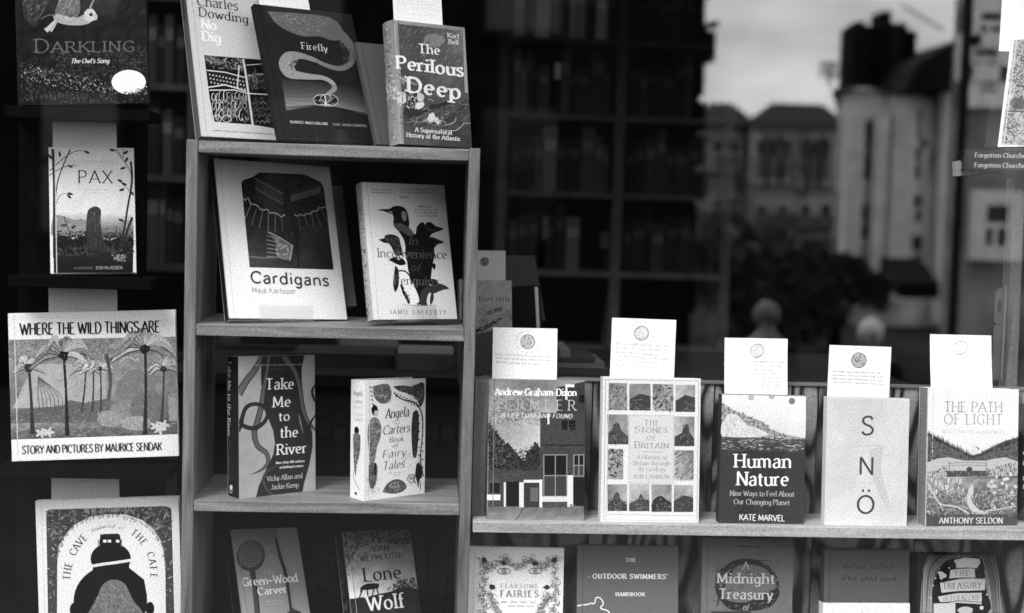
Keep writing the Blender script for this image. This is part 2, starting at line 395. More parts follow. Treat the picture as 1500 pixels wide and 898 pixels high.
        for gi, (st, gx, f, w) in enumerate(items):
            if st is None: continue
            ends = {}
            for q in st:
                for e, o in ((q[0], q[1]), (q[-1], q[-2])):
                    ends.setdefault((round(e[0], 1), round(e[1], 1)), []).append(abs(o[1] - e[1]) > abs(o[0] - e[0]) * .4)
            def tf(p):
                X = (gx + tr * gi + p[0] * f + p[1] * f * sl + off) * sx; v = a + ex * (X * k) + ey * (p[1] * f * k); return (v.x, v.y)
            for q in st:
                loc = [tf(p) for p in q]; m = (.62 + .38 * f) if sc else 1
                pa = math.atan2(ex.y, ex.x) + D(14)
                def wd(i, d):
                    th = abs(math.sin(math.atan2(d[1], d[0]) - pa)); return (thin + (thick - thin) * th ** 1.4) * k * m
                tone = t if t2 is None else t + (t2 - t) * (gx / max(nat, 1))
                # split at hard corners so ribbons do not pinch
                seg = [loc[0]]
                for i in range(1, len(loc)):
                    seg.append(loc[i])
                    if 0 < i < len(loc) - 1:
                        v1 = (loc[i][0] - loc[i - 1][0], loc[i][1] - loc[i - 1][1]); v2 = (loc[i + 1][0] - loc[i][0], loc[i + 1][1] - loc[i][1])
                        c = (v1[0] * v2[0] + v1[1] * v2[1]) / ((math.hypot(*v1) * math.hypot(*v2)) or 1e-12)
                        if c < .55: s.ribbon(seg, wd, tone); seg = [loc[i]]
                s.ribbon(seg, wd, tone)
                if ser:
                    for e, o in ((q[0], q[1]), (q[-1], q[-2])):
                        key = (round(e[0], 1), round(e[1], 1))
                        if abs(o[1] - e[1]) < abs(o[0] - e[0]) * .4 or sum(ends[key]) > 1: continue
                        if len(q) > 8 or (len(q) == 2 and math.dist(q[0], q[1]) < 2.6): continue
                        if min(abs(e[1] - z) for z in (0, 10, 10.4, 6.5, -3.2)) > .25: continue
                        tall = max(thin * 1.15, .75); yy = e[1] + (tall / 2 if o[1] > e[1] else -tall / 2)
                        s.ribbon([tf((e[0] - ser - thick * .35, yy)), tf((e[0] + ser + thick * .35, yy))], lambda i, d: tall * k, tone)
        return s
    def scrawl(s, p0, p1, amp, w, t, words=6):
        """a line of handwriting too small to read"""
        s.up(); rg = s.rng; L = 1.0 / words
        for i in range(words):
            a = i * L + rg.uniform(0, .1) * L; b = (i + 1) * L - rg.uniform(.1, .3) * L; n = 14; pts = []
            for j in range(n):
                u = a + (b - a) * j / (n - 1); pts.append((p0[0] + (p1[0] - p0[0]) * u + rg.uniform(-.3, .3) * amp, p0[1] + (p1[1] - p0[1]) * u - (amp * rg.uniform(.2, 1) if j % 2 else -amp * rg.uniform(0, .15))))
            q = [s.P(p) for p in pts]; W = s.L(w); s.ribbon(q, lambda i, d: W, t)
        return s
    def flush(s, name, label=None):
        if not s.f: return
        if len(s.marks) > 1 and name.endswith('lettering'):          # every line of print a part of its own
            V, F, T, mk = s.v, s.f, s.t, s.marks + [len(s.f)]
            for a, b in zip(mk, mk[1:]):
                if a == b: continue
                v0 = F[a][0]; v1 = F[b - 1][-1] + 1; s.v = V[v0:v1]; s.t = T[v0:v1]; s.f = [tuple(i - v0 for i in q) for q in F[a:b]]; s.marks = [0]; s.flush(name)
            s.clear(); return
        me = bpy.data.meshes.new(name); me.from_pydata(s.v, [], s.f)
        ca = me.color_attributes.new('tone', 'FLOAT_COLOR', 'CORNER')
        arr = np.ones((len(s.t), 4), np.float32); arr[:, :3] = np.array([alb(t) for t in s.t])[:, None]
        ca.data.foreach_set('color', arr.ravel())
        o = link(name, me, print_mat(), s.parent)
        if label: o['label'] = label
        s.clear(); s.layer += 1; return o

def toned(me, tone, mat=None):
    """give a mesh one even print tone"""
    ca = me.color_attributes.new('tone', 'FLOAT_COLOR', 'CORNER'); n = len(me.loops)
    arr = np.ones((n, 4), np.float32); arr[:, :3] = alb(tone); ca.data.foreach_set('color', arr.ravel())
    me.materials.clear(); me.materials.append(mat or print_mat()); return me

def schlick(n, l, f0):
    # reflectance of a thin sheet, the same from both sides
    g = n.new('ShaderNodeNewGeometry'); d = n.new('ShaderNodeVectorMath'); d.operation = 'DOT_PRODUCT'
    l.new(g.outputs['Incoming'], d.inputs[0]); l.new(g.outputs['Normal'], d.inputs[1])
    def m(op, a, b=None, c=None):
        k = n.new('ShaderNodeMath'); k.operation = op; k.use_clamp = True
        for i, v in enumerate((a, b, c)):
            if v is None: continue
            if isinstance(v, (int, float)): k.inputs[i].default_value = v
            else: l.new(v, k.inputs[i])
        return k.outputs[0]
    ab = m('ABSOLUTE', d.outputs['Value']); p5 = m('POWER', m('SUBTRACT', 1.0, ab), 5.0)
    return m('MULTIPLY_ADD', p5, 1 - f0, f0)
def page_mat():
    if 'page' in MATS: return MATS['page']
    m, n, l, b = nmat('page_edges', .8, .05)
    t = n.new('ShaderNodeTexCoord'); mpn = n.new('ShaderNodeMapping'); mpn.inputs['Scale'].default_value = (3, 2600, 3)
    l.new(t.outputs['Object'], mpn.inputs[0]); no = n.new('ShaderNodeTexNoise'); no.inputs['Scale'].default_value = 1
    l.new(mpn.outputs[0], no.inputs[0]); cr = n.new('ShaderNodeValToRGB'); e = cr.color_ramp.elements
    e[0].position = .3; e[1].position = .7; e[0].color = (.18,) * 3 + (1,); e[1].color = (.5,) * 3 + (1,)
    l.new(no.outputs[0], cr.inputs[0]); l.new(cr.outputs[0], b.inputs['Base Color'])
    MATS['page'] = m; return m
# poses: yaw, tilt back, roll, width, height, thickness, foot of the spine edge, corners of the cover in the photograph
POSE = {
 'darkling': (1.0, 4.0, -2.9, 0.1923, 0.2549, 0.0120, (-0.6142, 0.0300, 1.9319), ((19.0, -95.0), (211.5, -98.0), (218.0, 152.5), (27.0, 153.0))),
 'pax': (10.9, 9.1, -1.8, 0.1254, 0.1932, 0.0180, (-0.5651, 0.0300, 1.6811), ((72.0, 217.0), (195.0, 215.5), (201.0, 398.5), (73.0, 402.0))),
 'wild': (2.0, 3.3, -2.6, 0.2496, 0.2252, 0.0110, (-0.6210, 0.0300, 1.3939), ((11.0, 458.7), (256.6, 454.3), (262.5, 668.5), (18.0, 676.0))),
 'cave': (-1.5, 2.9, -3.0, 0.2184, 0.2775, 0.0140, (-0.5756, 0.0300, 1.0541), ((50.5, 733.4), (262.0, 727.6), (269.0, 990.0), (61.0, 997.0))),
 'nodig': (30.5, 18.1, -0.0, 0.1525, 0.3152, 0.0240, (-0.3428, 0.0300, 1.8945), ((263.0, -82.0), (398.0, -66.0), (430.0, 208.0), (296.0, 198.5))),
 'firefly': (32.3, 24.2, -0.4, 0.1732, 0.2326, 0.0120, (-0.2244, 0.0200, 1.8921), ((371.5, 5.6), (515.0, 21.0), (556.0, 212.5), (410.0, 205.0))),
 'blank': (29.8, 25.9, -0.1, 0.0945, 0.1821, 0.0100, (-0.0808, 0.0750, 1.8924), ((521.0, 62.0), (597.0, 68.0), (630.0, 216.0), (552.0, 211.0))),
 'deep': (29.3, 10.1, 0.2, 0.1280, 0.1932, 0.0340, (-0.0445, 0.0300, 1.8923), ((576.0, 28.7), (680.0, 40.5), (692.0, 217.0), (585.0, 211.0))),
 'cardigans': (30.6, 20.2, 1.8, 0.1998, 0.2594, 0.0180, (-0.2962, 0.0200, 1.6210), ((313.5, 230.4), (482.0, 246.0), (509.5, 468.6), (335.0, 466.0))),
 'cardback': (30.1, 19.5, 1.0, 0.1358, 0.2059, 0.0150, (-0.2283, 0.0900, 1.6364), ((388.0, 266.0), (502.0, 273.0), (522.0, 450.0), (410.0, 447.0))),
 'penguins': (24.9, 16.4, 0.2, 0.1434, 0.2198, 0.0240, (-0.0788, 0.0300, 1.6231), ((531.8, 266.0), (649.5, 271.8), (671.8, 466.3), (544.6, 469.7))),
 'river': (36.2, 5.1, 1.4, 0.1353, 0.2181, 0.0360, (-0.2755, 0.0120, 1.3450), ((348.8, 520.8), (460.2, 520.8), (462.9, 722.6), (350.7, 730.3))),
 'tales': (36.3, 2.8, 1.1, 0.1159, 0.1849, 0.0380, (-0.0869, 0.0120, 1.3453), ((533.4, 556.7), (624.6, 555.0), (621.7, 725.8), (533.4, 733.2))),
 'green': (30.3, 32.9, 4.4, 0.1156, 0.2114, 0.0360, (-0.2611, 0.0300, 1.0927), ((337.4, 776.0), (435.0, 772.0), (464.0, 958.0), (363.0, 962.0))),
 'wolf': (24.3, 27.7, 2.4, 0.1178, 0.2041, 0.0360, (-0.0931, 0.0300, 1.0918), ((501.7, 780.8), (600.0, 773.0), (625.0, 960.0), (522.0, 964.0))),
 'town': (1.1, 9.9, -0.2, 0.1506, 0.2190, 0.0350, (0.1023, 0.0040, 1.3194), ((715.9, 554.7), (856.7, 556.5), (855.7, 764.7), (712.8, 763.0))),
 'stones': (1.0, 6.0, 0.0, 0.1539, 0.2246, 0.0280, (0.2779, 0.0040, 1.3202), ((884.7, 552.6), (1026.0, 553.7), (1024.3, 766.8), (878.0, 765.0))),
 'human': (0.7, 4.9, 0.2, 0.1339, 0.2024, 0.0220, (0.4626, 0.0040, 1.3197), ((1057.6, 576.7), (1181.3, 580.2), (1177.0, 770.0), (1052.5, 768.5))),
 'sno': (0.3, 4.0, 0.0, 0.1308, 0.2017, 0.0200, (0.6292, 0.0040, 1.3191), ((1212.5, 582.0), (1332.4, 583.7), (1328.0, 773.0), (1207.3, 771.0))),
 'path': (6.6, 5.2, 0.7, 0.1547, 0.2193, 0.0300, (0.7901, 0.0040, 1.3193), ((1359.4, 568.0), (1493.0, 570.5), (1489.0, 773.7), (1356.0, 773.0))),
 'edge': (1.6, 3.9, 0.2, 0.1244, 0.1610, 0.0200, (0.9530, 0.0300, 1.3521), ((1500.0, 592.0), (1610.0, 594.0), (1606.0, 742.0), (1496.0, 740.0))),
 'fairies': (-2.5, 9.4, -0.1, 0.1499, 0.1946, 0.0180, (0.0766, 0.0200, 1.0764), ((686.6, 799.6), (826.0, 803.6), (823.0, 988.0), (682.0, 985.0))),
 'swim': (-0.8, 9.7, -0.3, 0.1608, 0.2028, 0.0220, (0.2497, 0.0200, 1.0722), ((845.5, 798.7), (994.0, 800.0), (993.0, 992.0), (844.0, 990.0))),
 'midnight': (-0.0, 6.6, 0.3, 0.1458, 0.2162, 0.0220, (0.4452, 0.0200, 1.0743), ((1031.0, 788.0), (1161.0, 790.0), (1160.0, 992.0), (1023.0, 990.0))),
 'band': (2.2, 5.8, 0.2, 0.1396, 0.1935, 0.0200, (0.6416, 0.0200, 1.0816), ((1209.0, 805.0), (1331.7, 806.0), (1331.0, 985.0), (1204.0, 985.0))),
 'folk': (9.2, 6.9, 1.7, 0.1490, 0.1884, 0.0240, (0.7920, 0.0200, 1.0819), ((1345.0, 811.7), (1466.7, 810.7), (1466.0, 985.0), (1341.0, 985.0))),
 'church': (-38.7, 15.5, -0.6, 0.1308, 0.1773, 0.0180, (0.8799, 0.0200, 1.9161), ((1481.0, 58.0), (1610.0, 50.0), (1590.0, 213.0), (1461.0, 216.0))),
 'churchback': (-37.8, 15.6, -0.3, 0.1229, 0.1815, 0.0140, (0.8834, 0.0800, 1.9191), ((1463.0, 58.0), (1580.0, 52.0), (1560.0, 213.0), (1442.0, 216.0))),
 'gather': (9.0, 13.1, 0.6, 0.0934, 0.1807, 0.0200, (0.0623, 0.2800, 1.4981), ((672.0, 408.0), (749.5, 412.0), (751.0, 562.0), (674.0, 560.0))),
 'leandark': (25.5, 22.2, 0.2, 0.0915, 0.1268, 0.0150, (0.1385, 0.4000, 1.5963), ((720.0, 373.0), (783.0, 374.5), (800.0, 470.0), (735.0, 470.0))),
 'leanlit': (-34.0, 3.3, -7.0, 0.0900, 0.1720, 0.0220, (0.1260, 0.3500, 1.4860), ((712.0, 422.0), (786.0, 428.0), (808.0, 566.0), (734.0, 560.0))),
 'c_town': (0.1, 7.5, -0.2, 0.1024, 0.1001, 0.0006, (0.1085, 0.0808, 1.5113), ((722.0, 480.0), (817.0, 481.0), (814.6, 574.0), (720.8, 572.0))),
 'c_stones': (1.5, 3.7, 0.8, 0.1020, 0.1125, 0.0006, (0.2924, 0.0595, 1.5203), ((897.0, 464.0), (990.0, 470.0), (986.5, 572.0), (892.4, 571.0))),
 'c_human': (6.7, 11.1, 0.4, 0.1034, 0.1095, 0.0006, (0.4747, 0.0472, 1.4970), ((1060.0, 494.0), (1150.0, 498.0), (1154.7, 598.0), (1062.3, 596.0))),
 'c_sno': (0.6, 1.4, 0.6, 0.0996, 0.1019, 0.0006, (0.6354, 0.0421, 1.4976), ((1215.7, 505.0), (1305.7, 508.5), (1301.3, 602.0), (1210.2, 600.0))),
 'c_path': (9.2, 13.2, 1.0, 0.1068, 0.1057, 0.0006, (0.8096, 0.0560, 1.5139), ((1360.0, 488.6), (1447.5, 494.0), (1454.9, 588.0), (1365.8, 586.0))),
 'c_firefly': (22.9, 27.3, -1.5, 0.0827, 0.1108, 0.0006, (-0.2676, 0.1315, 2.0871), ((372.0, -60.0), (438.0, -55.0), (460.6, 30.5), (380.4, 25.9))),
 'c_deep': (17.4, 11.7, -0.7, 0.0803, 0.1037, 0.0006, (-0.0586, 0.1066, 2.0679), ((573.5, -45.0), (644.0, -40.0), (649.9, 53.0), (577.6, 48.0))),
 'c_church': (-17.4, 13.0, 1.6, 0.0939, 0.1196, 0.0006, (0.9024, 0.0900, 2.0718), ((1471.0, -30.0), (1560.0, -28.0), (1555.4, 77.0), (1461.8, 74.9))),
 'c_gather': (5.6, 7.0, -0.5, 0.0652, 0.0575, 0.0006, (0.0746, 0.3300, 1.6671), ((686.0, 366.0), (739.0, 368.0), (742.0, 416.0), (687.0, 414.0))),
}
# ------------------------------------------------------------------ books and cards
BG = 'books displayed face out in the shop window'
def pose_m(p): return RZ(D(p[0])) @ RX(D(-p[1])) @ RY(D(p[2]))
def book(key, label, cover, spine_t=None, hard=True, round_spine=0.0, pages=True, band=None, lift=0.0):
    p = POSE[key]; w, h, t = p[3], p[4], p[5]; spine_t = cover if spine_t is None else spine_t
    r = empty('book', p[6], pose_m(p)); tag(r, label, 'book', BG)
    c = .0024 if hard else .0006; ov = .003 if hard else .0
    def part(mb, name, tone, mat=None, bv=.0005):
        me = mb.mesh(name, bv if hard else 0); toned(me, tone, mat); return link(name, me, None, r)
    part(MB().box(0.0, w, 0, c, 0, h), 'front_cover', cover)
    part(MB().box(0.0, w, t - c, t, 0, h), 'back_cover', cover)
    mb = MB(); n = 8; R = round_spine * t
    outer = [(-R * math.sin(math.pi * i / n) - .0001, t * i / n) for i in range(n + 1)]
    inner = [(c - R * math.sin(math.pi * i / n) * .9, t * i / n) for i in range(n + 1)]
    outer[0] = (.0002, .0001); outer[-1] = (.0002, t - .0001)
    pts = [(x, y) for x, y in outer] + [(x, y) for x, y in reversed(inner)]
    mb.prismz(pts, .0002, h - .0002); me = mb.mesh('spine'); toned(me, spine_t); link('spine', me, None, r)
    if pages:
        pg = MB().box(c + .001, w - ov - .0004, c + .0002, t - c - .0002, ov, h - ov - .0002)
        link('page_block', pg.mesh('page_block'), page_mat(), r)
    a = Art(r, p[7], w, h, lambda u, v, e: (u, -e, v))
    if hard:                                             # darker strip in place of a pressed hinge groove, its shade in the tone
        hb = MB().box(.0085, .0098, -.0001, .0004, .001, h - .001); me = hb.mesh('hinge'); toned(me, max(0, cover - 22)); link('hinge_shade_strip', me, None, r)
    return r, a
def spine_art(r, key, quad):
    p = POSE[key]; t, h = p[5], p[4]
    return Art(r, quad, t, h, lambda u, v, e: (-.0002 - e, t - u, v))
CARDG = 'handwritten recommendation cards tucked behind books'
def card(key, label, tone=255, lines=0, oxy=(0, 0, 1), emblem=None, l0=None, curl=0.0, width=None, emb_t=120):
    p = POSE[key]; w, h = p[3], p[4]
    r = empty('note_card', p[6], pose_m(p)); tag(r, label, 'card', CARDG)
    n = 8; v = []; f = []; T = .0005
    def cy(x, z): return -curl * ((z / h) ** 2) + curl * .25 * math.cos((x / w) * 3)
    for i in range(n + 1):
        for j in range(2):
            x = w * j; z = h * i / n
            v += [(x, cy(x, z), z), (x, cy(x, z) + T, z)]
    for i in range(n):
        b = i * 4
        f += [(b, b + 2, b + 6, b + 4), (b + 1, b + 5, b + 7, b + 3), (b, b + 4, b + 5, b + 1), (b + 2, b + 3, b + 7, b + 6)]
    f += [(0, 1, 3, 2), (n * 4, n * 4 + 2, n * 4 + 3, n * 4 + 1)]
    me = bpy.data.meshes.new('card_sheet'); me.from_pydata(v, [], f); toned(me, tone); link('card_sheet', me, None, r)
    a = Art(r, p[7], w, h, lambda u, v_, e: (u, cy(u, v_) - .00025 - e, v_)); a.frame(*oxy)
    a.rng = random.Random(key)
    if emblem:
        cx, cy_, R = emblem
        a.disc(cx, cy_, R, R, min(250, emb_t + 100)); a.ring(cx, cy_, R, R, R * .12, emb_t + 20)
        a.specks([(cx - R * .8, cy_ - R * .6), (cx, cy_ - R * .9), (cx + R * .8, cy_ - R * .5), (cx + R * .7, cy_ + R * .6), (cx, cy_ + R * .9), (cx - R * .8, cy_ + R * .6)], 34, (R * .12, R * .32), (emb_t, min(250, emb_t + 90)), 2)
        a.flush('emblem')
        for k in range(18):                              # the ring of small worn lettering round the emblem
            g = D(-205 + k * 13.5 if k < 12 else 20 + (k - 12) * 24); q = 1.62 * R
            x, y = cx + q * math.cos(g), cy_ + q * math.sin(g)
            a.line([(x - .1 * R * math.sin(g), y + .1 * R * math.cos(g)), (x + .12 * R * math.sin(g) + .1 * R * math.cos(g), y - .1 * R * math.cos(g))], R * .13, 205, smooth=False)
        a.flush('emblem_lettering')
    if l0:
        x0, x1, ys, dy, amp, t, sl = l0
        for i in range(lines): a.scrawl((x0 + a.rng.uniform(0, 6), ys + i * dy), (x1 - a.rng.uniform(0, (x1 - x0) * (.25 if i % 3 == 2 else .06)), ys + i * dy + sl), amp, amp * .17, t, 7)
        a.flush('handwriting')
    return r
def stand(key, x0=.3, x1=.7, lip=.022, lbl=None):
    """clear acrylic easel the book leans on"""
    p = POSE[key]; w, h, t = p[3], p[4], p[5]; M = pose_m(p); r = empty('book_easel', p[6], M); tag(r, lbl, 'book stand')
    m = acrylic()
    MB().box(w * x0, w * x1, -.0035, -.0015, -.0035, lip).build('front_lip', m, r, .0004)
    MB().box(w * x0, w * x1, -.0035, t + .004, -.0055, -.0035).build('foot', m, r, .0004)
    MB().box(w * x0, w * x1, t + .002, t + .004, -.0034, h * .7).build('back_rest', m, r, .0004)
    return r
def acrylic():
    if 'acr' in MATS: return MATS['acr']
    m = bpy.data.materials.new('clear_acrylic'); m.use_nodes = True; n = m.node_tree.nodes; l = m.node_tree.links; n.clear()
    o = n.new('ShaderNodeOutputMaterial'); mx = n.new('ShaderNodeMixShader'); tr = n.new('ShaderNodeBsdfTransparent'); gl = n.new('ShaderNodeBsdfGlossy'); 
    gl.inputs['Roughness'].default_value = .12; tr.inputs[0].default_value = (.96,) * 3 + (1,)
    l.new(schlick(n, l, .05), mx.inputs[0]); l.new(tr.outputs[0], mx.inputs[1]); l.new(gl.outputs[0], mx.inputs[2]); l.new(mx.outputs[0], o.inputs[0])
    MATS['acr'] = m; return m

# ---- left display ladder
r, a = book('darkling', 'dark picture book with a pale bird flying over a bright moon, topmost in its column', 42, 60)
a.frame(0, 0, 4.275)
a.grad([(104, -300), (916, -300), (931, 652), (118, 655)], [40, 60, 30, 28], 26, 30, 14)
a.specks([(300, 330), (916, 300), (925, 520), (560, 500), (380, 440)], 700, (3, 8), (50, 128), 1.6)
a.specks([(120, 300), (916, 300), (930, 560), (520, 480), (120, 430)], 500, (3, 9), (30, 110), 2)
a.specks([(130, 380), (480, 470), (930, 540), (930, 650), (130, 650)], 900, (4, 10), (8, 120), 1.6)
a.specks([(130, 390), (520, 480), (700, 520), (920, 545), (920, 600), (560, 580), (140, 500)], 260, (4, 9), (110, 215), 1.5)
a.poly([(215, 175), (150, 120), (115, -60), (240, -200), (330, -120), (310, 10)], 62); a.specks([(210, 170), (130, 20), (240, -80), (305, 15)], 170, (8, 20), (40, 150), 4, ang=-62)
a.poly([(352, 120), (345, 60), (420, -70), (480, -90), (498, 80), (440, 100)], 120, True); a.specks([(350, 110), (360, 0), (480, -50), (494, 70)], 110, (8, 20), (80, 190), 4, ang=-50)
a.poly([(330, 95), (360, 90), (420, 105), (480, 112), (530, 95), (545, 120), (560, 145), (500, 160), (420, 158), (360, 142), (335, 120)], 185, True)
a.specks([(340, 100), (540, 100), (540, 150), (360, 145)], 90, (5, 12), (140, 235), 3, ang=5)
a.line([(345, 130), (315, 165), (285, 195)], 30, 205, taper=(.4, .8, 1)); a.line([(352, 140), (335, 170), (315, 198)], 16, 190, taper=(.4, 1))
a.line([(255, 120), (300, 98), (345, 95)], 9, 110); a.disc(560, 98, 38, 42, 215, jag=.05); a.disc(593, 108, 14, 22, 205); a.disc(566, 93, 12, 12, 15); a.disc(563, 90, 3, 3, 200)
a.line([(560, 55), (575, 20), (600, -30)], 12, 170, taper=(1, .8, .6)); a.disc(804, 518, 108, 76, 246, 40, .012)
a.specks([(720, 585), (900, 560), (928, 540), (928, 620), (700, 620)], 120, (6, 13), (8, 70), 2); a.flush('cover_picture')
a.text('Darkling', (215, 330), (845, 326), 84, 122, 'serifl', sc=True, weight=1.1); a.text("The Owl's Song", (440, 397), (680, 398), 28, 225, 'italb'); a.flush('title_lettering')
a.text('CATHERINE HYDE', (157, 615), (552, 612), 24, 92, 'serif'); a.flush('author_lettering')
sp = spine_art(r, 'darkling', [(19, -95), (24, -95), (29, 153), (26, 153)]); sp.rng = random.Random(3)
sp.specks([(20, -90), (25, -90), (29, 150), (25, 150)], 160, (1, 2.5), (60, 200), 2); sp.flush('spine_pattern')

r, a = book('pax', 'small pale book with bare trees and a dark hump among them, on the narrow ledge', 232, 226)
a.frame(0, 160, 3.207)
a.grad([(246, 186), (620, 181), (640, 764), (249, 774)], [222, 238, 225, 215], 12, 14, 5)
a.grad([(250, 480), (626, 480), (630, 600), (250, 600)], [221, 226, 90, 80], 14, 10, 6); a.poly([(250, 495), (290, 498), (340, 515), (400, 520), (420, 560), (250, 600)], 150, True); a.specks([(250, 500), (400, 515), (410, 600), (250, 600)], 140, (4, 10), (110, 180), 2); a.specks([(500, 550), (626, 500), (628, 610), (500, 610)], 120, (4, 10), (70, 170), 2.4)
a.poly([(250, 600), (300, 590), (340, 608), (400, 590), (520, 612), (570, 590), (628, 600), (628, 765), (250, 773)], 36)
a.specks([(250, 570), (628, 570), (628, 690), (250, 690)], 420, (5, 15), (12, 90), 2.2); a.specks([(262, 650), (560, 640), (600, 690), (270, 720)], 160, (5, 13), (50, 110), 2)
a.grad([(250, 690), (628, 690), (628, 764), (250, 772)], [40, 46, 30, 26], 12, 4, 7)
a.specks([(530, 680), (590, 680), (596, 710), (535, 708)], 40, (5, 9), (120, 200), 2)
for pts, w in (([(250, 190), (256, 340), (254, 500), (252, 700)], 13), ([(332, 190), (300, 260), (270, 350), (256, 470)], 6), ([(232, 312), (300, 272), (360, 262)], 4), ([(236, 290), (290, 240), (350, 200), (400, 196)], 4),
               ([(262, 450), (285, 400), (330, 395)], 3), ([(612, 240), (618, 330), (600, 450), (580, 580), (560, 660)], 10), ([(540, 186), (570, 225), (606, 280), (618, 320)], 4), ([(578, 186), (576, 225)], 3), ([(556, 328), (590, 360), (620, 390)], 3),
               ([(622, 500), (600, 560), (580, 640)], 12), ([(300, 500), (320, 560), (350, 600)], 4), ([(545, 540), (550, 590)], 4), ([(280, 600), (262, 560)], 4)):
    a.line(pts, w, 58, taper=(1, .8))
for x, y, g in ((408, 202, 20), (282, 214, 80), (330, 268, 20), (325, 408, 40), (330, 395, 10), (525, 190, 10), (588, 200, -30), (592, 232, -60), (575, 272, -20), (562, 330, 20), (582, 345, 20), (572, 372, -20), (238, 225, 60), (620, 388, 50), (300, 543, 5), (345, 550, -30), (570, 515, 20), (528, 595, 0), (320, 600, 10)):
    a.disc(x, y, 14, 6, 62, 8, .1, g)
a.poly([(408, 655), (404, 560), (410, 480), (428, 458), (452, 452), (474, 470), (472, 520), (482, 590), (502, 640), (498, 668)], 62, True)
a.specks([(412, 650), (412, 480), (460, 465), (476, 560), (492, 650)], 170, (5, 12), (38, 108), 3, ang=80); a.flush('cover_picture')
a.text('SARA PENNYPACKER', (328, 256), (556, 252), 15, 165, 'light'); a.text('ILLUSTRATED BY', (345, 752), (437, 750), 9, 150, 'sans'); a.text('JON KLASSEN', (448, 751), (577, 749), 14, 205, 'sans'); a.flush('author_lettering')
a.text('PAX', (366, 345), (528, 343), 60, 22, 'hand', weight=.62); a.scrawl((368, 376), (520, 374), 5, 1.5, 170, 7); a.scrawl((425, 390), (470, 389), 4, 1.5, 170, 3); a.flush('title_lettering')

r, a = book('wild', 'wide picture book with palm trees under hand-drawn black capitals', 240, 235)
a.frame(0, 430, 3.207)
a.grad([(42, 216), (826, 205), (836, 662), (53, 686)], [150, 160, 130, 140], 34, 22, 15, 5)
a.grad([(160, 330), (500, 330), (500, 520), (60, 540)], [186, 176, 180, 190], 16, 10, 8)
a.specks([(42, 218), (826, 206), (829, 300), (700, 330), (560, 300), (330, 290), (160, 340), (44, 330)], 950, (4, 11), (84, 205), 3)
a.poly([(48, 590), (52, 560), (120, 545), (230, 535), (300, 525), (330, 500), (400, 515), (500, 495), (560, 520), (700, 560), (834, 560), (836, 640), (52, 660)], 118)
a.specks([(50, 560), (330, 510), (500, 500), (834, 570), (834, 640), (52, 640)], 620, (4, 11), (60, 160), 3)
a.grad([(50, 610), (835, 600), (836, 662), (53, 686)], [170, 120, 105, 105], 28, 6, 22)
a.specks([(52, 590), (835, 590), (836, 660), (54, 680)], 380, (5, 12), (70, 200), 4, ang=0)
# rounded rocks and undergrowth between the trees
for cx, cy, rx, ry, t in ((640, 470, 95, 110, 138), (590, 560, 70, 60, 150), (700, 540, 90, 80, 128), (520, 590, 60, 40, 165), (640, 610, 70, 34, 172)):
    a.disc(cx, cy, rx, ry, t, 26, .06); a.specks([(cx - rx, cy - ry * .7), (cx + rx, cy - ry * .7), (cx + rx * .8, cy + ry * .8), (cx - rx * .8, cy + ry * .8)], 130, (5, 12), (t - 46, t + 42), 4, ang=60)
def palm(x0, y0, x1, y1, w, R, t, k=11):
    a.specks([(x1 - R * .8, y1 - R * .35), (x1 + R * .8, y1 - R * .35), (x1 + R * .8, y1 + R * .2), (x1 - R * .8, y1 + R * .2)], int(R), (5, 12), (92, 150), 4)
    a.line([(x0, y0), ((x0 + x1) / 2 + 3, (y0 + y1) / 2), (x1, y1)], w, t, taper=(1.5, .8, .8))
    for i in range(k):
        g = D(-190 + 200 * i / (k - 1)); q = R * a.rng.uniform(.75, 1.15)
        dr = R * (.12 + .26 * abs(math.cos(g))); mx_, my_ = x1 + .55 * q * math.cos(g), y1 + .52 * q * math.sin(g) - R * .03
        ex, ey = x1 + q * math.cos(g), y1 + q * .5 * math.sin(g) + dr; P3 = [(x1, y1), (mx_, my_), (ex, ey)]
        a.line([(p[0], p[1] + 3) for p in P3], w * 2.0, t + 6, taper=(.3, 1, .9, .1)); a.line(P3, w * 1.75, a.rng.uniform(t + 84, t + 150), taper=(.3, 1, .9, .1))
        for u_ in (.3, .5, .7, .85):
            bx, by = x1 + (ex - x1) * u_, y1 + (my_ - y1) * (1 - abs(2 * u_ - 1)) + (ey - y1) * u_ * u_; a.line([(bx - 3, by - w * .5), (bx + 6, by + w * .5)], 1.6, t + 20, smooth=False)
    a.disc(x1, y1 + 6, w * 1.6, w * 1.4, t - 10, 12, .3)
palm(155, 660, 135, 340, 16, 70, 70, 7)
palm(318, 668, 300, 285, 15, 150, 52, 12); palm(385, 560, 405, 350, 9, 80, 84, 8); palm(434, 560, 440, 350, 9, 60, 88, 7); palm(474, 550, 472, 350, 8, 60, 86, 7)
palm(683, 662, 683, 255, 15, 140, 58, 12); palm(760, 600, 770, 350, 9, 80, 76, 8)
a.line([(512, 500), (520, 400), (508, 320), (498, 285)], 15, 96, taper=(.8, 1, 1.4)); a.line([(508, 330), (530, 300)], 9, 96)
a.line([(560, 330), (600, 300), (640, 318)], 5, 200)
for i in range(7): a.line([(180, 390), (180 + i * 18, 480), (190 + i * 16, 555)], 2.5, 110)
for i in range(18): a.line([(790 + i * 2.4, 470 + (i * 37 % 30)), (796 + i * 2, 600)], 2.2, 205 if i % 2 else 110)
for x, y in ((750, 640), (735, 625), (770, 620), (195, 655), (230, 652)):
    for q in range(5): a.disc(x + 14 * math.cos(q * 1.26), y + 11 * math.sin(q * 1.26), 15, 7, 212, 8, .1, q * 72)
a.specks([(44, 220), (824, 208), (834, 655), (54, 680)], 1500, (2.5, 7), (70, 215), 4.5, ang=55); a.flush('cover_picture')
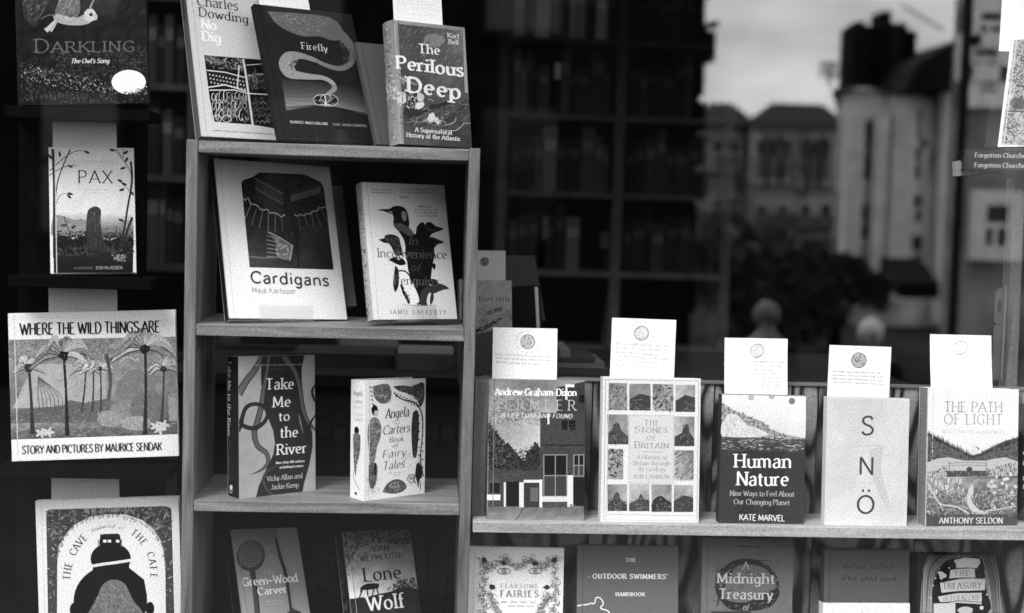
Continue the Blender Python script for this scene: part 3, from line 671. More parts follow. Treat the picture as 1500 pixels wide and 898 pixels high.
a.text('WHERE THE WILD THINGS ARE', (94, 193), (752, 184), 54, 40, 'hand', weight=.8); a.flush('title_lettering')
a.text('STORY AND PICTURES BY MAURICE SENDAK', (107, 752), (762, 736), 37, 50, 'hand', weight=.8); a.flush('author_lettering')

r, a = book('cave', 'white-bordered picture book with a black domed hill and curved title, lowest in its column', 236, 232)
a.frame(0, 680, 4.118)
a.poly([(275, 300), (285, 278), (310, 272), (1000, 254), (1025, 262), (1036, 285), (1060, 1260), (300, 1280)], 84)
a.specks([(278, 275), (1034, 258), (1058, 1200), (300, 1220)], 1900, (7, 20), (18, 200), 3.2)
a.specks([(278, 275), (1034, 258), (1040, 420), (285, 440)], 200, (16, 36), (60, 170), 3)
a.poly([(345, 1200), (345, 600), (352, 500), (395, 420), (450, 365), (540, 318), (650, 303), (760, 305), (860, 340), (930, 400), (975, 470), (990, 560), (998, 660), (1003, 1200)], 234)
rg = random.Random(5)
for i in range(120):
    g = D(180 + i * 1.5); x, y = 668 + 322 * math.cos(g), 560 + 258 * math.sin(g); a.line([(x, y), (x + rg.uniform(-18, 18), y + rg.uniform(8, 26))], 4, rg.choice((90, 130, 230)), smooth=False)
a.disc(666, 830, 222, 215, 8, 40); a.poly([(480, 780), (560, 640), (770, 620), (870, 700), (888, 800)], 8)
a.disc(448, 880, 26, 42, 8); a.disc(905, 875, 26, 42, 8)
a.disc(668, 572, 122, 96, 8, 36); a.rect(560, 560, 780, 660, 8)
a.line([(540, 620), (620, 606), (700, 596), (800, 580)], 17, 228)
a.poly([(598, 470), (606, 432), (625, 422), (710, 420), (724, 430), (730, 470), (728, 498), (600, 500)], 10); a.rect(604, 424, 720, 440, 40)
for x in (622, 650, 700): a.rect(x, 458, x + 20, 474, 236)
a.rect(730, 455, 736, 500, 120); a.rect(590, 455, 595, 500, 120)
a.poly([(500, 960), (545, 880), (590, 800), (610, 745), (650, 708), (700, 700), (750, 722), (778, 770), (800, 820), (850, 880), (880, 960), (900, 1200), (480, 1200)], 128, True)
a.specks([(520, 940), (610, 760), (690, 705), (775, 765), (870, 940)], 620, (5, 15), (78, 178), 3, ang=70); a.flush('cover_picture')
def arc_text(a, st, cx, cy, rx, ry, g0, g1, cap, t, sty='serif'):
    n = len(st); a.marks.append(len(a.f)) if a.f else None; a.one = 1
    for i, ch in enumerate(st):
        if ch == ' ': continue
        g = D(g0 + (g1 - g0) * (i + .5) / n); x, y = cx + rx * math.cos(g), cy + ry * math.sin(g); tx, ty = -rx * math.sin(g), ry * math.cos(g); q = math.hypot(tx, ty); tx /= q; ty /= q
        hw = cap * .045 * glyph(ch)[0]; a.text(ch, (x - tx * hw, y - ty * hw), (x + tx * hw, y + ty * hw), cap, t, sty)
    a.one = 0
arc_text(a, 'THE CAVE', 672, 700, 248, 305, 179, 236, 44, 40, 'serif'); arc_text(a, 'THE CAFE', 672, 660, 236, 270, -62, 8, 42, 40, 'serif'); arc_text(a, 'downwind of', 660, 690, 240, 305, 243, 290, 24, 150, 'ital'); a.flush('title_lettering')
a.text('BENE & GLUMFOOT', (510, 290), (795, 284), 22, 200, 'ital'); a.flush('author_lettering')

# ---- top of the bookcase
r, a = book('nodig', 'tall pale gardening book with a woodcut of vegetable beds, leaning at the bookcase corner', 216, 110)
a.frame(240, 0, 3.904)
a.poly([(230, 322), (570, 350), (640, 740), (500, 715), (290, 697), (262, 560)], 22)
a.specks([(234, 326), (450, 345), (470, 410), (244, 395)], 150, (6, 15), (120, 220), 5)
a.poly([(246, 410), (460, 455), (468, 525), (258, 480)], 40)
for i in range(11):
    for j in range(3): a.disc(262 + i * 19 + j * 5, 432 + i * 4 + j * 22, 5, 5, 205, 7, .2)
for pts, w in (([(246, 408), (350, 420), (462, 450)], 6), ([(250, 505), (350, 490), (470, 528)], 7), ([(262, 520), (400, 520), (480, 540), (600, 548)], 6), ([(452, 345), (470, 450), (490, 600), (506, 716)], 12), ([(430, 380), (418, 510)], 7), ([(480, 440), (560, 430), (590, 440)], 4), ([(470, 380), (580, 372)], 4)):
    a.line(pts, w, 222, smooth=False)
rg = random.Random(9)
for i in range(26):
    x = 285 + (i % 9) * 22; y = 560 + (i // 9) * 48 + rg.uniform(-8, 8)
    a.ring(x, y, rg.uniform(8, 14), rg.uniform(20, 34), 3.2, rg.choice((150, 200, 225)), rg.uniform(-40, 40), rg.uniform(250, 330), 12)
for x in (305, 360): a.ring(x, 680, 24, 20, 4, 215)
for i in range(16):
    x = 500 + (i % 4) * 26 + (i // 4) * 7; y = 585 + (i // 4) * 36
    a.line([(x, y + 16), (x + 12, y), (x + 26, y + 14)], 3, rg.choice((120, 175, 90)))
a.poly([(500, 470), (520, 390), (540, 470), (530, 520)], 90); a.specks([(480, 430), (590, 430), (600, 520), (490, 520)], 90, (6, 14), (70, 190), 5)
a.specks([(275, 550), (475, 550), (500, 705), (300, 695)], 200, (6, 15), (120, 225), 6, ang=80); a.specks([(495, 560), (610, 560), (630, 720), (510, 712)], 80, (6, 15), (60, 160), 5); a.flush('cover_picture')
a.text('Charles', (190, 40), (425, 68), 60, 96, 'serif', weight=1); a.text('Dowding', (200, 100), (482, 142), 52, 42, 'serif'); a.flush('author_lettering')
a.text('No', (216, 172), (300, 182), 56, 250, 'serifb'); a.text('Dig', (220, 238), (325, 252), 56, 250, 'serifb'); a.scrawl((280, 745), (640, 775), 8, 2.5, 120, 14); a.flush('title_lettering')
sp = spine_art(r, 'nodig', [(240, -88), (263, -82), (296, 198.5), (285.6, 202)]).frame(240, 0, 3.904)
sp.text('Charles Dowding', (80, -40), (118, 285), 22, 30, 'serifb'); sp.text('No Dig', (124, 330), (150, 400), 16, 140, 'serifb'); sp.flush('spine_lettering')

r, a = book('firefly', 'dark book with a winding pale stream and a small tree on its cover', 44, 36)
a.frame(360, 0, 3.906)
a.poly([(125, 66), (480, 100), (560, 210), (500, 232), (420, 208), (330, 208), (240, 178), (170, 130)], 118, True)
a.specks([(130, 70), (480, 102), (540, 200), (330, 200), (180, 130)], 420, (4, 11), (80, 178), 3, ang=10)
a.line([(470, 150), (560, 215), (610, 290), (600, 360), (540, 392), (450, 370), (370, 330), (290, 315)], 42, 116, taper=(2.2, 1.6, 1.1, .8, .7, .6, .5, .6), t2=150)
a.line([(400, 348), (320, 320), (250, 325), (222, 370), (245, 418), (310, 432), (380, 440), (440, 445), (490, 470), (508, 505), (480, 530), (455, 548)], 40, 150, taper=(.5, .9, 1.5, 1.7, 1.5, 1.1, .8, .65, .7, .7, .5, .25), t2=178)
a.specks([(215, 340), (260, 310), (300, 320), (280, 420), (330, 440), (250, 425)], 150, (4, 9), (110, 200), 2)
a.specks([(520, 215), (600, 280), (600, 350), (560, 380), (560, 300)], 160, (3, 8), (30, 120), 2)
a.grad([(208, 520), (680, 585), (700, 662), (232, 632)], [34, 30, 92, 130], 18, 8, 8)
for i in range(19): a.line([(204 + i * 1.5, 458 + i * 8.2), (440, 478 + i * 6.4), (672 + i * 1.5, 512 + i * 7.4)], 2.4 + i * .08, 92 + i * 5, smooth=False, taper=(1, .8, .55))
a.poly([(232, 632), (330, 615), (450, 602), (560, 620), (702, 662), (702, 690), (240, 690)], 44)
for cx, cy, rx, ry in ((425, 572, 38, 30), (490, 575, 36, 32), (458, 562, 30, 22)): a.ring(cx, cy, rx, ry, 4, 205); a.disc(cx, cy, rx - 3, ry - 3, 22, 18, .12)
a.specks([(395, 552), (520, 552), (520, 602), (400, 600)], 70, (4, 9), (110, 215), 3); a.line([(458, 604), (456, 570), (452, 545)], 9, 225, taper=(1.2, .7, .8)); a.specks([(420, 595), (490, 595), (480, 608), (430, 608)], 20, (3, 7), (200, 235), 2); a.flush('cover_picture')
a.text('Firefly', (320, 280), (470, 297), 40, 205, 'serif'); a.flush('title_lettering')
a.text('ROBERT MACFARLANE', (256, 704), (472, 716), 14, 200, 'serifb'); a.text('LUKE ADAM HAWKINS', (500, 718), (695, 728), 14, 150, 'serifb'); a.flush('author_lettering')
stand('firefly', .35, .75, lbl='clear acrylic easel holding the dark winding-stream book on the bookcase top')
r, a = book('blank', 'plain grey cloth-covered book showing no picture, squeezed between two titles on the bookcase top', 112, 96)
r, a = book('deep', 'grey sea-storm book with large white title, leaning beside the blank grey book', 118, 158, round_spine=.12)
a.frame(360, 0, 3.906)
a.grad([(848, 114), (1249, 158), (1297, 846), (880, 824)], [88, 130, 78, 96], 18, 24, 11, 5)
a.grad([(848, 114), (878, 117), (905, 826), (878, 824)], [190, 150, 140, 186], 3, 10, 6); a.grad([(848, 112), (1249, 156), (1252, 178), (850, 134)], [176, 166, 150, 168], 10, 2, 5)
a.poly([(1240, 170), (1251, 170), (1272, 530), (1254, 526)], 176)
rg = random.Random(4)
for i in range(34):
    x, y = rg.uniform(900, 1230), rg.uniform(500, 700); g = rg.uniform(-50, 20)
    a.ring(x, y, rg.uniform(18, 60), rg.uniform(14, 40), rg.uniform(2, 5), rg.choice((52, 70, 140, 165)), g, g + rg.uniform(70, 170), 10)
a.poly([(900, 545), (930, 520), (960, 512), (1000, 520), (985, 560), (1000, 600), (1030, 640), (960, 672), (905, 650), (915, 600)], 66, True)
a.poly([(840, 500), (880, 520), (915, 545), (905, 590), (870, 580), (845, 600)], 226, True); a.poly([(975, 585), (1010, 575), (1020, 600), (990, 622), (968, 610)], 232, True); a.poly([(985, 520), (1020, 545), (1000, 585), (980, 560)], 205, True)
a.line([(850, 410), (900, 450), (980, 480)], 40, 150, taper=(1, .6, .2)); a.specks([(850, 400), (900, 410), (980, 520), (860, 560)], 80, (5, 16), (140, 230), 4, ang=40)
a.line([(1000, 650), (1060, 610), (1130, 600), (1180, 560), (1150, 520), (1110, 545)], 26, 60, taper=(.4, 1, 1.2, 1, .5, .2)); a.line([(1060, 700), (1150, 690), (1230, 620), (1260, 560)], 30, 74, taper=(.3, 1, .8, .2))
a.specks([(900, 640), (1280, 560), (1290, 740), (900, 740)], 260, (6, 18), (52, 150), 5, ang=-25); a.line([(1110, 740), (1200, 745), (1255, 700)], 4, 190); a.line([(1140, 715), (1190, 700), (1205, 670)], 4, 190)
a.poly([(1050, 650), (1072, 642), (1085, 665), (1110, 690), (1100, 712), (1080, 690), (1040, 685)], 222, True); a.specks([(1005, 680), (1110, 660), (1120, 715), (1020, 700)], 40, (5, 11), (190, 235), 2)
rg = random.Random(14)
for i in range(26):
    x, y = rg.uniform(880, 1270), rg.uniform(560, 735); g = rg.uniform(150, 260)
    a.ring(x, y, rg.uniform(14, 44), rg.uniform(10, 26), rg.uniform(1.6, 3.2), rg.choice((40, 150, 190, 60)), g, g + rg.uniform(60, 150), 10)
a.specks([(845, 500), (905, 520), (1020, 560), (1000, 625), (850, 600)], 90, (4, 11), (190, 250), 2.4); a.disc(1075, 230, 60, 40, 150, 20, .1); a.specks([(880, 140), (1240, 180), (1250, 400), (890, 380)], 240, (8, 22), (84, 156), 4, ang=-55); a.flush('cover_picture')
a.text('The', (990, 300), (1112, 312), 54, 248, 'serifb', weight=.8); a.text('Perilous', (862, 388), (1246, 434), 74, 250, 'serifb'); a.text('Deep', (922, 520), (1228, 564), 86, 240, 'serifb', weight=1.05); a.flush('title_lettering')
a.text('Karl', (1154, 212), (1218, 220), 26, 235, 'serifb', weight=.8); a.text('Bell', (1160, 248), (1216, 254), 26, 235, 'serifb', weight=.8); a.text('A Supernatural', (968, 752), (1180, 770), 25, 235, 'serifb', weight=.8); a.text('History of the Atlantic', (918, 782), (1230, 806), 25, 235, 'serifb', weight=.8); a.flush('author_lettering')
sp = spine_art(r, 'deep', [(558, 32), (576, 28.7), (585, 211), (569, 211)]); sp.rng = random.Random(8)
sp.place = lambda u, v, e, t=POSE['deep'][5]: (-.12 * t * math.sin(math.pi * u / t) - .0005 - e, t - u, v)
sp.specks([(560, 36), (573, 33), (582, 205), (572, 205)], 200, (1, 3.5), (84, 225), 2.5); sp.specks([(565, 120), (580, 120), (584, 150), (569, 150)], 60, (1.5, 4), (190, 240), 2); sp.flush('spine_pattern')

# ---- upper shelf
r, a = book('cardigans', 'large white knitting book with a dark patterned cardigan photograph', 238, 44)
a.frame(290, 210, 3.326)
a.poly([(212, 190), (222, 176), (270, 160), (300, 140), (510, 152), (545, 165), (598, 192), (612, 220), (662, 615), (252, 600)], 44)
a.grad([(222, 300), (626, 320), (660, 612), (253, 598)], [48, 46, 60, 88], 18, 14, 7)
a.grad([(500, 400), (634, 400), (660, 612), (492, 606)], [70, 60, 44, 76], 8, 10, 7)
a.specks([(216, 195), (300, 142), (510, 154), (600, 195), (622, 320), (440, 350), (226, 290)], 900, (4, 9), (20, 100), 2, ang=35)
for dy, off in ((-24, 0), (-8, 4), (8, 0), (24, 8), (40, 0), (58, 4), (76, 0)):
    for i in range(15): a.line([(278 + i * 9, 190 + dy + i * 5), (284 + i * 9, 202 + dy + i * 5), (290 + i * 9, 192 + dy + i * 5)], 3.0, (172, 96, 130)[abs(dy) % 3], smooth=False)
    for i in range(12): a.line([(452 + i * 12, 262 - dy * .4 - i * 3.4), (458 + i * 12, 276 - dy * .4 - i * 3.4), (464 + i * 12, 262 - dy * .4 - i * 3.4)], 3.0, (165, 92, 124)[abs(dy) % 3], smooth=False)
z = [(218, 262), (230, 274), (244, 262), (258, 292), (274, 294), (290, 300), (304, 318), (322, 322), (338, 318), (352, 338), (372, 336), (388, 342), (405, 356), (424, 346)]; a.line(z, 6, 205, smooth=False)
z = [(470, 345), (484, 354), (498, 345), (514, 352), (528, 342), (546, 344), (560, 330), (578, 330), (590, 312), (604, 316), (622, 308)]; a.line(z, 6, 192, smooth=False)
def dots(x0, y0, x1, y1, n, t):
    for i in range(n): x, y = x0 + (x1 - x0) * i / (n - 1), y0 + (y1 - y0) * i / (n - 1); a.line([(x, y), (x + (x1 - x0) / n * .5, y + (y1 - y0) / n * .5)], 4.6, t, smooth=False)
for q in ((258, 296, 232, 358, 9, 200), (284, 318, 264, 388, 9, 185), (316, 326, 300, 404, 10, 190), (344, 340, 342, 430, 11, 190), (377, 345, 376, 425, 10, 180), (408, 358, 412, 420, 8, 160), (488, 356, 500, 420, 8, 150), (520, 350, 530, 392, 6, 180), (552, 340, 562, 400, 7, 165), (575, 335, 600, 410, 9, 150), (600, 320, 626, 380, 7, 160)): dots(*q)
a.poly([(345, 430), (380, 448), (420, 470), (462, 500), (446, 570), (400, 560), (374, 552), (392, 510), (376, 480)], 112); a.specks([(380, 455), (458, 500), (444, 566), (385, 550)], 200, (4, 10), (90, 215), 2, ang=45)
a.line([(345, 430), (400, 458), (462, 498), (448, 568)], 5, 205, smooth=False)
for i in range(6): dots(338, 448 + i * 20, 388, 462 + i * 18, 7, 215)
a.line([(250, 548), (330, 556), (390, 552)], 9, 125)
for x, y in ((438, 212), (444, 312), (460, 440), (476, 566)): a.ring(x, y, 7, 7, 2.4, 96)
a.line([(430, 180), (440, 300), (474, 430), (492, 606)], 4, 24); a.flush('cover_picture')
a.text('Cardigans', (258, 676), (640, 694), 56, 78, 'sansb'); a.flush('title_lettering'); a.text('Maja Karlsson', (263, 724), (476, 732), 26, 158, 'sans'); a.flush('author_lettering')
sp = spine_art(r, 'cardigans', [(304.5, 235.5), (313.5, 230.4), (335, 466), (326, 469)]).frame(290, 210, 3.326); sp.text('Maja Karlsson', (84, 380), (116, 600), 18, 150, 'sans'); sp.text('Cardigans', (60, 165), (75, 280), 18, 120, 'sansb'); sp.flush('spine_lettering')
stand('cardigans', .25, .7, lbl='clear acrylic easel holding the large white knitting book')
r, a = book('cardback', 'second grey book half hidden behind the large white knitting book', 120, 150)
r, a = book('penguins', 'pale book with a cluster of black and white penguins, slightly in shadow', 222, 180, round_spine=.1)
a.frame(510, 250, 3.906)
def bird(body, t): a.poly(body, t, True)
bird([(262, 300), (268, 278), (290, 285), (340, 290), (352, 330), (400, 360), (480, 420), (490, 470), (480, 560), (470, 640), (440, 720), (400, 764), (370, 700), (345, 600), (330, 480), (325, 400), (300, 350)], 22)
bird([(166, 216), (200, 212), (240, 210), (260, 198), (295, 194), (330, 210), (346, 250), (350, 310), (310, 330), (275, 320), (262, 290), (262, 250), (240, 236), (200, 222)], 30)
a.disc(322, 250, 15, 30, 150, 14, .08, -10); a.poly([(275, 290), (330, 300), (380, 350), (350, 360), (300, 330), (268, 312)], 100, True); a.poly([(232, 224), (256, 226), (258, 244)], 165); a.specks([(268, 285), (340, 300), (380, 350), (300, 335)], 60, (5, 12), (60, 150), 3, ang=30)
bird([(175, 382), (210, 372), (212, 360), (250, 352), (290, 368), (300, 400), (315, 470), (300, 490), (270, 470), (240, 410), (205, 400)], 44); a.specks([(205, 375), (285, 370), (300, 470), (250, 420)], 70, (6, 16), (30, 130), 4, ang=30)
bird([(388, 350), (395, 310), (415, 288), (432, 286), (440, 300), (450, 286), (475, 286), (500, 306), (545, 322), (505, 340), (480, 350), (460, 372), (420, 378), (400, 390)], 20); a.poly([(440, 300), (468, 318), (520, 325), (478, 342), (450, 335)], 66)
bird([(440, 372), (480, 368), (520, 384), (548, 398), (510, 410), (492, 430), (470, 420)], 34)
bird([(400, 370), (470, 380), (495, 450), (486, 520), (470, 600), (500, 610), (530, 650), (500, 660), (460, 640), (430, 740), (400, 690), (380, 500)], 16)
a.disc(492, 532, 10, 16, 22); a.poly([(488, 548), (502, 540), (495, 556)], 22)
bird([(408, 760), (415, 700), (440, 660), (500, 640), (535, 636), (580, 662), (545, 672), (505, 690), (480, 705), (455, 768)], 66); a.poly([(460, 700), (470, 690), (488, 700), (486, 740), (462, 766), (452, 740)], 220, True); a.poly([(478, 690), (492, 700), (490, 735), (474, 762), (470, 730)], 60, True)
a.poly([(280, 560), (268, 500), (275, 480), (310, 474), (335, 500), (345, 560), (365, 620), (400, 700), (405, 748), (360, 756), (330, 740), (300, 680), (275, 620)], 232, True)
a.poly([(230, 500), (262, 482), (300, 484), (322, 500), (330, 522), (300, 530), (270, 520), (250, 508)], 16, True); a.disc(290, 492, 9, 6, 205); a.disc(290, 492, 4, 4, 10)
a.poly([(270, 530), (285, 550), (292, 600), (285, 660), (266, 686), (256, 640), (262, 580)], 40, True)
a.line([(275, 565), (320, 562), (352, 590), (366, 640)], 9, 18); a.line([(300, 640), (322, 690), (350, 756)], 26, 22, taper=(.4, 1, .5)); a.line([(318, 670), (345, 700), (362, 750)], 16, 225, taper=(.3, 1, .5)); a.specks([(318, 680), (350, 700), (358, 750), (330, 745)], 30, (3, 7), (60, 160), 2)
a.line([(310, 762), (420, 768), (505, 762)], 6, 150, taper=(.3, 1, .3)); a.flush('cover_picture')
a.text('In', (345, 408), (398, 412), 44, 105, 'ital', weight=1.1, t2=None); a.text('Inconvenience', (168, 484), (566, 492), 52, 120, 'serif', t2=70); a.text('of', (358, 560), (412, 564), 44, 88, 'ital'); a.text('Penguins', (262, 640), (520, 648), 50, 108, 'serif', t2=90); a.flush('title_lettering')
a.text('JAMIE LAFFERTY', (234, 820), (566, 818), 24, 92, 'serif'); 
for x0, x1, y in ((142, 260, 104), (142, 255, 120), (300, 500, 104), (300, 490, 120), (300, 350, 146), (398, 470, 198), (380, 512, 216), (380, 514, 232), (392, 512, 248)): a.scrawl((x0, y + 3), (x1, y + 6), 9, 2.6, 105, 5)
a.flush('author_lettering')
sp = spine_art(r, 'penguins', [(524, 270), (531.8, 266), (544.6, 469.7), (540, 468)]); sp.place = lambda u, v, e, t=POSE['penguins'][5]: (-.1 * t * math.sin(math.pi * u / t) - .0005 - e, t - u, v)
sp.specks([(526, 275), (531, 273), (543, 465), (540, 465)], 90, (1, 2.5), (40, 120), 2.5); sp.flush('spine_pattern')
stand('penguins', .28, .75, lbl='clear acrylic easel holding the shaded penguin book')

# ---- lower shelf
r, a = book('river', 'upright book with a dark river and trailing tentacles, standing on the bottom-but-one shelf', 186, 40, hard=False)
a.frame(320, 500, 3.744)
a.grad([(108, 78), (525, 78), (535, 833), (115, 862)], [176, 190, 192, 186], 10, 16, 6)
a.poly([(232, 79), (470, 79), (456, 140), (455, 220), (468, 330), (490, 430), (515, 500), (518, 580), (500, 680), (470, 790), (463, 837), (205, 855), (222, 790), (262, 700), (300, 620), (310, 560), (300, 490), (272, 420), (246, 330), (232, 220)], 62)
a.specks([(236, 82), (465, 82), (455, 220), (470, 330), (512, 500), (512, 580), (465, 800), (210, 850), (300, 620), (306, 540), (250, 330)], 380, (5, 16), (48, 84), 5, ang=80)
def tent(pts, w, t, tp): a.line(pts, w * 1.35, 34, taper=tp); a.line(pts, w, t, taper=tp)
tent([(236, 79), (200, 150), (150, 215), (108, 285)], 28, 118, (.7, 1, 1.1, 1.3))
tent([(275, 79), (262, 180), (246, 260), (236, 340), (215, 430), (196, 500), (215, 570), (262, 610), (272, 660), (240, 700), (180, 726)], 24, 112, (.7, .8, .9, 1.1, 1.2, 1.1, 1, .9, .8, .5, .1))
tent([(108, 425), (140, 460), (200, 472), (250, 440), (268, 390), (240, 350), (190, 340), (150, 360), (130, 410), (125, 450), (108, 490)], 16, 62, (1.1, 1.1, 1.2, 1.1, 1, 1, 1, 1.2, 1.2, 1, .8))
tent([(352, 79), (400, 140), (430, 200), (450, 290), (462, 370), (490, 440), (535, 495)], 24, 116, (1.5, 1.1, 1, 1, .9, .8, .4))
tent([(532, 240), (512, 280), (530, 335)], 13, 66, (.6, 1, .8)); tent([(534, 405), (505, 450), (490, 510), (500, 545), (460, 566)], 13, 60, (.5, .9, 1.1, .8, .2))
tent([(440, 400), (450, 450), (465, 505)], 12, 150, (.3, 1, .2)); tent([(325, 680), (265, 715), (248, 770), (275, 820), (312, 848)], 16, 92, (.2, .8, 1.1, 1, .6)); a.flush('cover_picture')
for st, x0, y0, x1, y1, c in (('Take', 258, 262, 412, 262, 60), ('Me', 296, 360, 396, 358, 58), ('to', 330, 436, 390, 434, 50), ('the', 338, 528, 436, 526, 58), ('River', 320, 622, 484, 614, 58)): a.text(st, (x0, y0), (x1, y1), c, 246, 'serif', weight=1.12)
a.flush('title_lettering')
a.text('More than 100 authors', (316, 672), (472, 664), 13, 240, 'serifb'); a.text('on bathing in nature', (336, 697), (466, 690), 13, 235, 'serifb'); a.text('Vicky Allan and', (266, 766), (462, 752), 28, 200, 'serif'); a.text('Jackie Kemp', (290, 812), (442, 802), 28, 200, 'serif'); a.scrawl((160, 130), (460, 132), 8, 3, 190, 9); a.scrawl((285, 152), (372, 152), 7, 2.4, 110, 3); a.flush('author_lettering')
sp = spine_art(r, 'river', [(331.5, 523), (348.8, 520.8), (350.7, 730.3), (336, 729)]).frame(320, 500, 3.744)
sp.text('Take Me to the River', (52, 112), (54, 555), 30, 215, 'serif', weight=1.1); sp.text('Vicky Allan and Jackie Kemp', (62, 625), (66, 775), 13, 96, 'serif'); sp.line([(60, 575), (72, 590), (64, 610)], 3, 120); sp.disc(75, 808, 7, 11, 225); sp.ring(75, 826, 6, 8, 3.5, 225); sp.flush('spine_lettering')

r, a = book('tales', 'thick white book of ornate hand lettering framed by black folk drawings', 240, 238)
a.frame(500, 540, 4.493); rg = random.Random(6)
def curl(x, y, s_, t, k=1.0): a.ring(x, y, s_, s_ * k, max(1.6, s_ * .16), t, rg.uniform(0, 200), rg.uniform(300, 460), 14)
a.poly([(205, 115), (300, 98), (330, 160), (312, 220), (262, 232), (215, 190)], 118, True); a.specks([(205, 115), (300, 98), (330, 160), (300, 225), (215, 195)], 130, (5, 14), (40, 200), 4, ang=40)
for i in range(16): curl(rg.uniform(210, 320), rg.uniform(105, 230), rg.uniform(6, 18), rg.choice((30, 80, 220)))
a.poly([(338, 118), (400, 112), (470, 120), (540, 96), (548, 200), (520, 260), (492, 200), (440, 170), (380, 150)], 84, True); a.specks([(345, 120), (540, 100), (545, 190), (505, 220), (420, 165)], 170, (5, 15), (24, 170), 3)
a.line([(345, 165), (400, 205), (460, 222), (505, 250), (535, 330), (532, 470), (520, 600), (540, 720)], 11, 24, taper=(.5, .8, .8, 1, 1, .9, 1, .8))
for i in range(16): a.disc(350 + i * 10, 172 + i * 5 + (8 if i % 2 else -10), 10, 4, 40, 8, .1, 60 if i % 2 else -20)
for i in range(14): a.disc(524 + (10 if i % 2 else -12), 320 + i * 26, 9, 4, 50, 8, .1, 40 if i % 2 else 140)
a.poly([(470, 300), (490, 280), (508, 300), (512, 400), (505, 500), (492, 590), (470, 580), (462, 470), (462, 380)], 56, True); a.specks([(468, 300), (506, 300), (508, 480), (490, 580), (468, 560)], 130, (5, 12), (30, 96), 2.5)
a.poly([(172, 400), (185, 345), (215, 320), (245, 340), (262, 390), (256, 460), (235, 520), (222, 600), (205, 660), (190, 640), (180, 540), (172, 470)], 140, True)
a.specks([(178, 350), (256, 350), (254, 460), (220, 560), (200, 650), (178, 480)], 280, (4, 12), (30, 215), 2); a.disc(218, 276, 22, 36, 22, 16, .1); a.disc(228, 296, 15, 20, 205); a.disc(214, 250, 9, 14, 22)
a.poly([(180, 640), (200, 620), (238, 640), (232, 740), (210, 790), (186, 760)], 120, True); a.specks([(180, 640), (236, 640), (225, 780), (186, 770)], 130, (4, 12), (24, 190), 3, ang=85); a.rect(218, 622, 230, 700, 18)
a.poly([(272, 812), (300, 762), (350, 732), (400, 740), (430, 780), (400, 812), (340, 824)], 104, True); a.specks([(275, 810), (350, 735), (428, 780), (340, 822)], 140, (5, 13), (24, 190), 3); a.disc(352, 770, 34, 22, 150, 14, .1); a.disc(340, 766, 6, 5, 20); a.disc(362, 766, 6, 5, 20)
a.poly([(492, 640), (508, 628), (528, 665), (530, 720), (512, 740), (505, 790), (494, 740), (485, 700)], 14, True); a.line([(495, 700), (475, 735), (490, 760)], 8, 16); a.line([(515, 740), (520, 800)], 7, 14); a.ring(458, 730, 23, 28, 4.5, 34)
for i in range(8): g = i * .785; a.line([(458, 730), (458 + 22 * math.cos(g), 730 + 26 * math.sin(g))], 2.5, 40, smooth=False)
for i in range(24): curl(rg.uniform(440, 540), rg.uniform(560, 780), rg.uniform(5, 14), rg.choice((50, 120)))
for i in range(20): curl(rg.uniform(170, 250), rg.uniform(680, 820), rg.uniform(5, 12), rg.choice((40, 110)))
for i in range(5): a.line([(182 + i * 4, 115 + i * 28), (202 + i * 2, 128 + i * 28)], 7, 30, smooth=False)
a.flush('cover_picture')
for st, x0, y0, x1, y1, c in (('Angela', 292, 335, 440, 322, 62), ('Carters', 276, 440, 446, 424, 56), ('Book', 318, 492, 404, 484, 34), ('of', 338, 526, 366, 524, 28), ('Fairy', 272, 596, 420, 580, 50), ('Tales', 276, 672, 410, 656, 52)): a.text(st, (x0 - 4, y0), (x1 + 4, y1), c * 1.08, 46, 'script')
a.line([(330, 345), (370, 372), (385, 350)], 3, 80); a.line([(420, 575), (425, 605), (400, 610)], 3, 80); a.scrawl((310, 692), (400, 690), 8, 2, 110, 3); a.scrawl((345, 706), (384, 705), 6, 2, 110, 2); a.flush('title_lettering')
sp = spine_art(r, 'tales', [(513.8, 555), (533.4, 556.7), (533.4, 733.2), (511, 730.3)]).frame(500, 540, 4.493); sp.rng = random.Random(2)
for st, y, c in (('Angela', 162, 34), ('Carters', 208, 28), ('Book', 240, 20), ('of', 256, 14), ('Fairy', 285, 26), ('Tales', 318, 26)): sp.text(st, (76, y), (136, y + 3), c, 105, 'script')
sp.disc(98, 378, 16, 26, 26, 14, .1); sp.poly([(74, 440), (80, 400), (118, 400), (126, 450), (118, 540), (100, 600), (92, 690), (80, 600)], 130, True); sp.specks([(78, 410), (120, 410), (118, 540), (92, 660), (80, 580)], 200, (4, 11), (30, 190), 2); sp.line([(84, 640), (78, 700), (110, 770), (122, 786)], 5, 90); sp.disc(94, 816, 8, 11, 30, 10, .3); sp.flush('spine_lettering')

# ---- lowest shelf of the bookcase
r, a = book('green', 'shaded grey book with two carved wooden spoons on its cover', 150, 36)
a.frame(270, 720, 3.488)
a.poly([(236, 196), (573, 182), (668, 830), (325, 842)], 156); a.grad([(236, 196), (470, 188), (500, 330), (255, 350)], [140, 130, 152, 158], 8, 6, 6)
a.line([(466, 235), (490, 330), (520, 430), (548, 600), (560, 800)], 26, 60, taper=(.5, 1, 1, 1, 1)); a.line([(480, 238), (506, 330), (536, 430), (560, 600)], 20, 150)
a.disc(338, 328, 72, 80, 80, 28, .02, 8); a.disc(336, 322, 62, 70, 112, 28, .02, 8)
for i in range(9): a.ring(336, 325, 58 - i * 6.5, 66 - i * 7, 2.6, 138 if i % 2 else 84)
a.line([(345, 405), (356, 480), (372, 640), (380, 800)], 30, 84, taper=(1.1, .8, .9, 1)); a.line([(352, 410), (372, 520), (388, 700)], 8, 50); a.disc(560, 640, 44, 32, 60, 20, .02); a.flush('cover_picture')
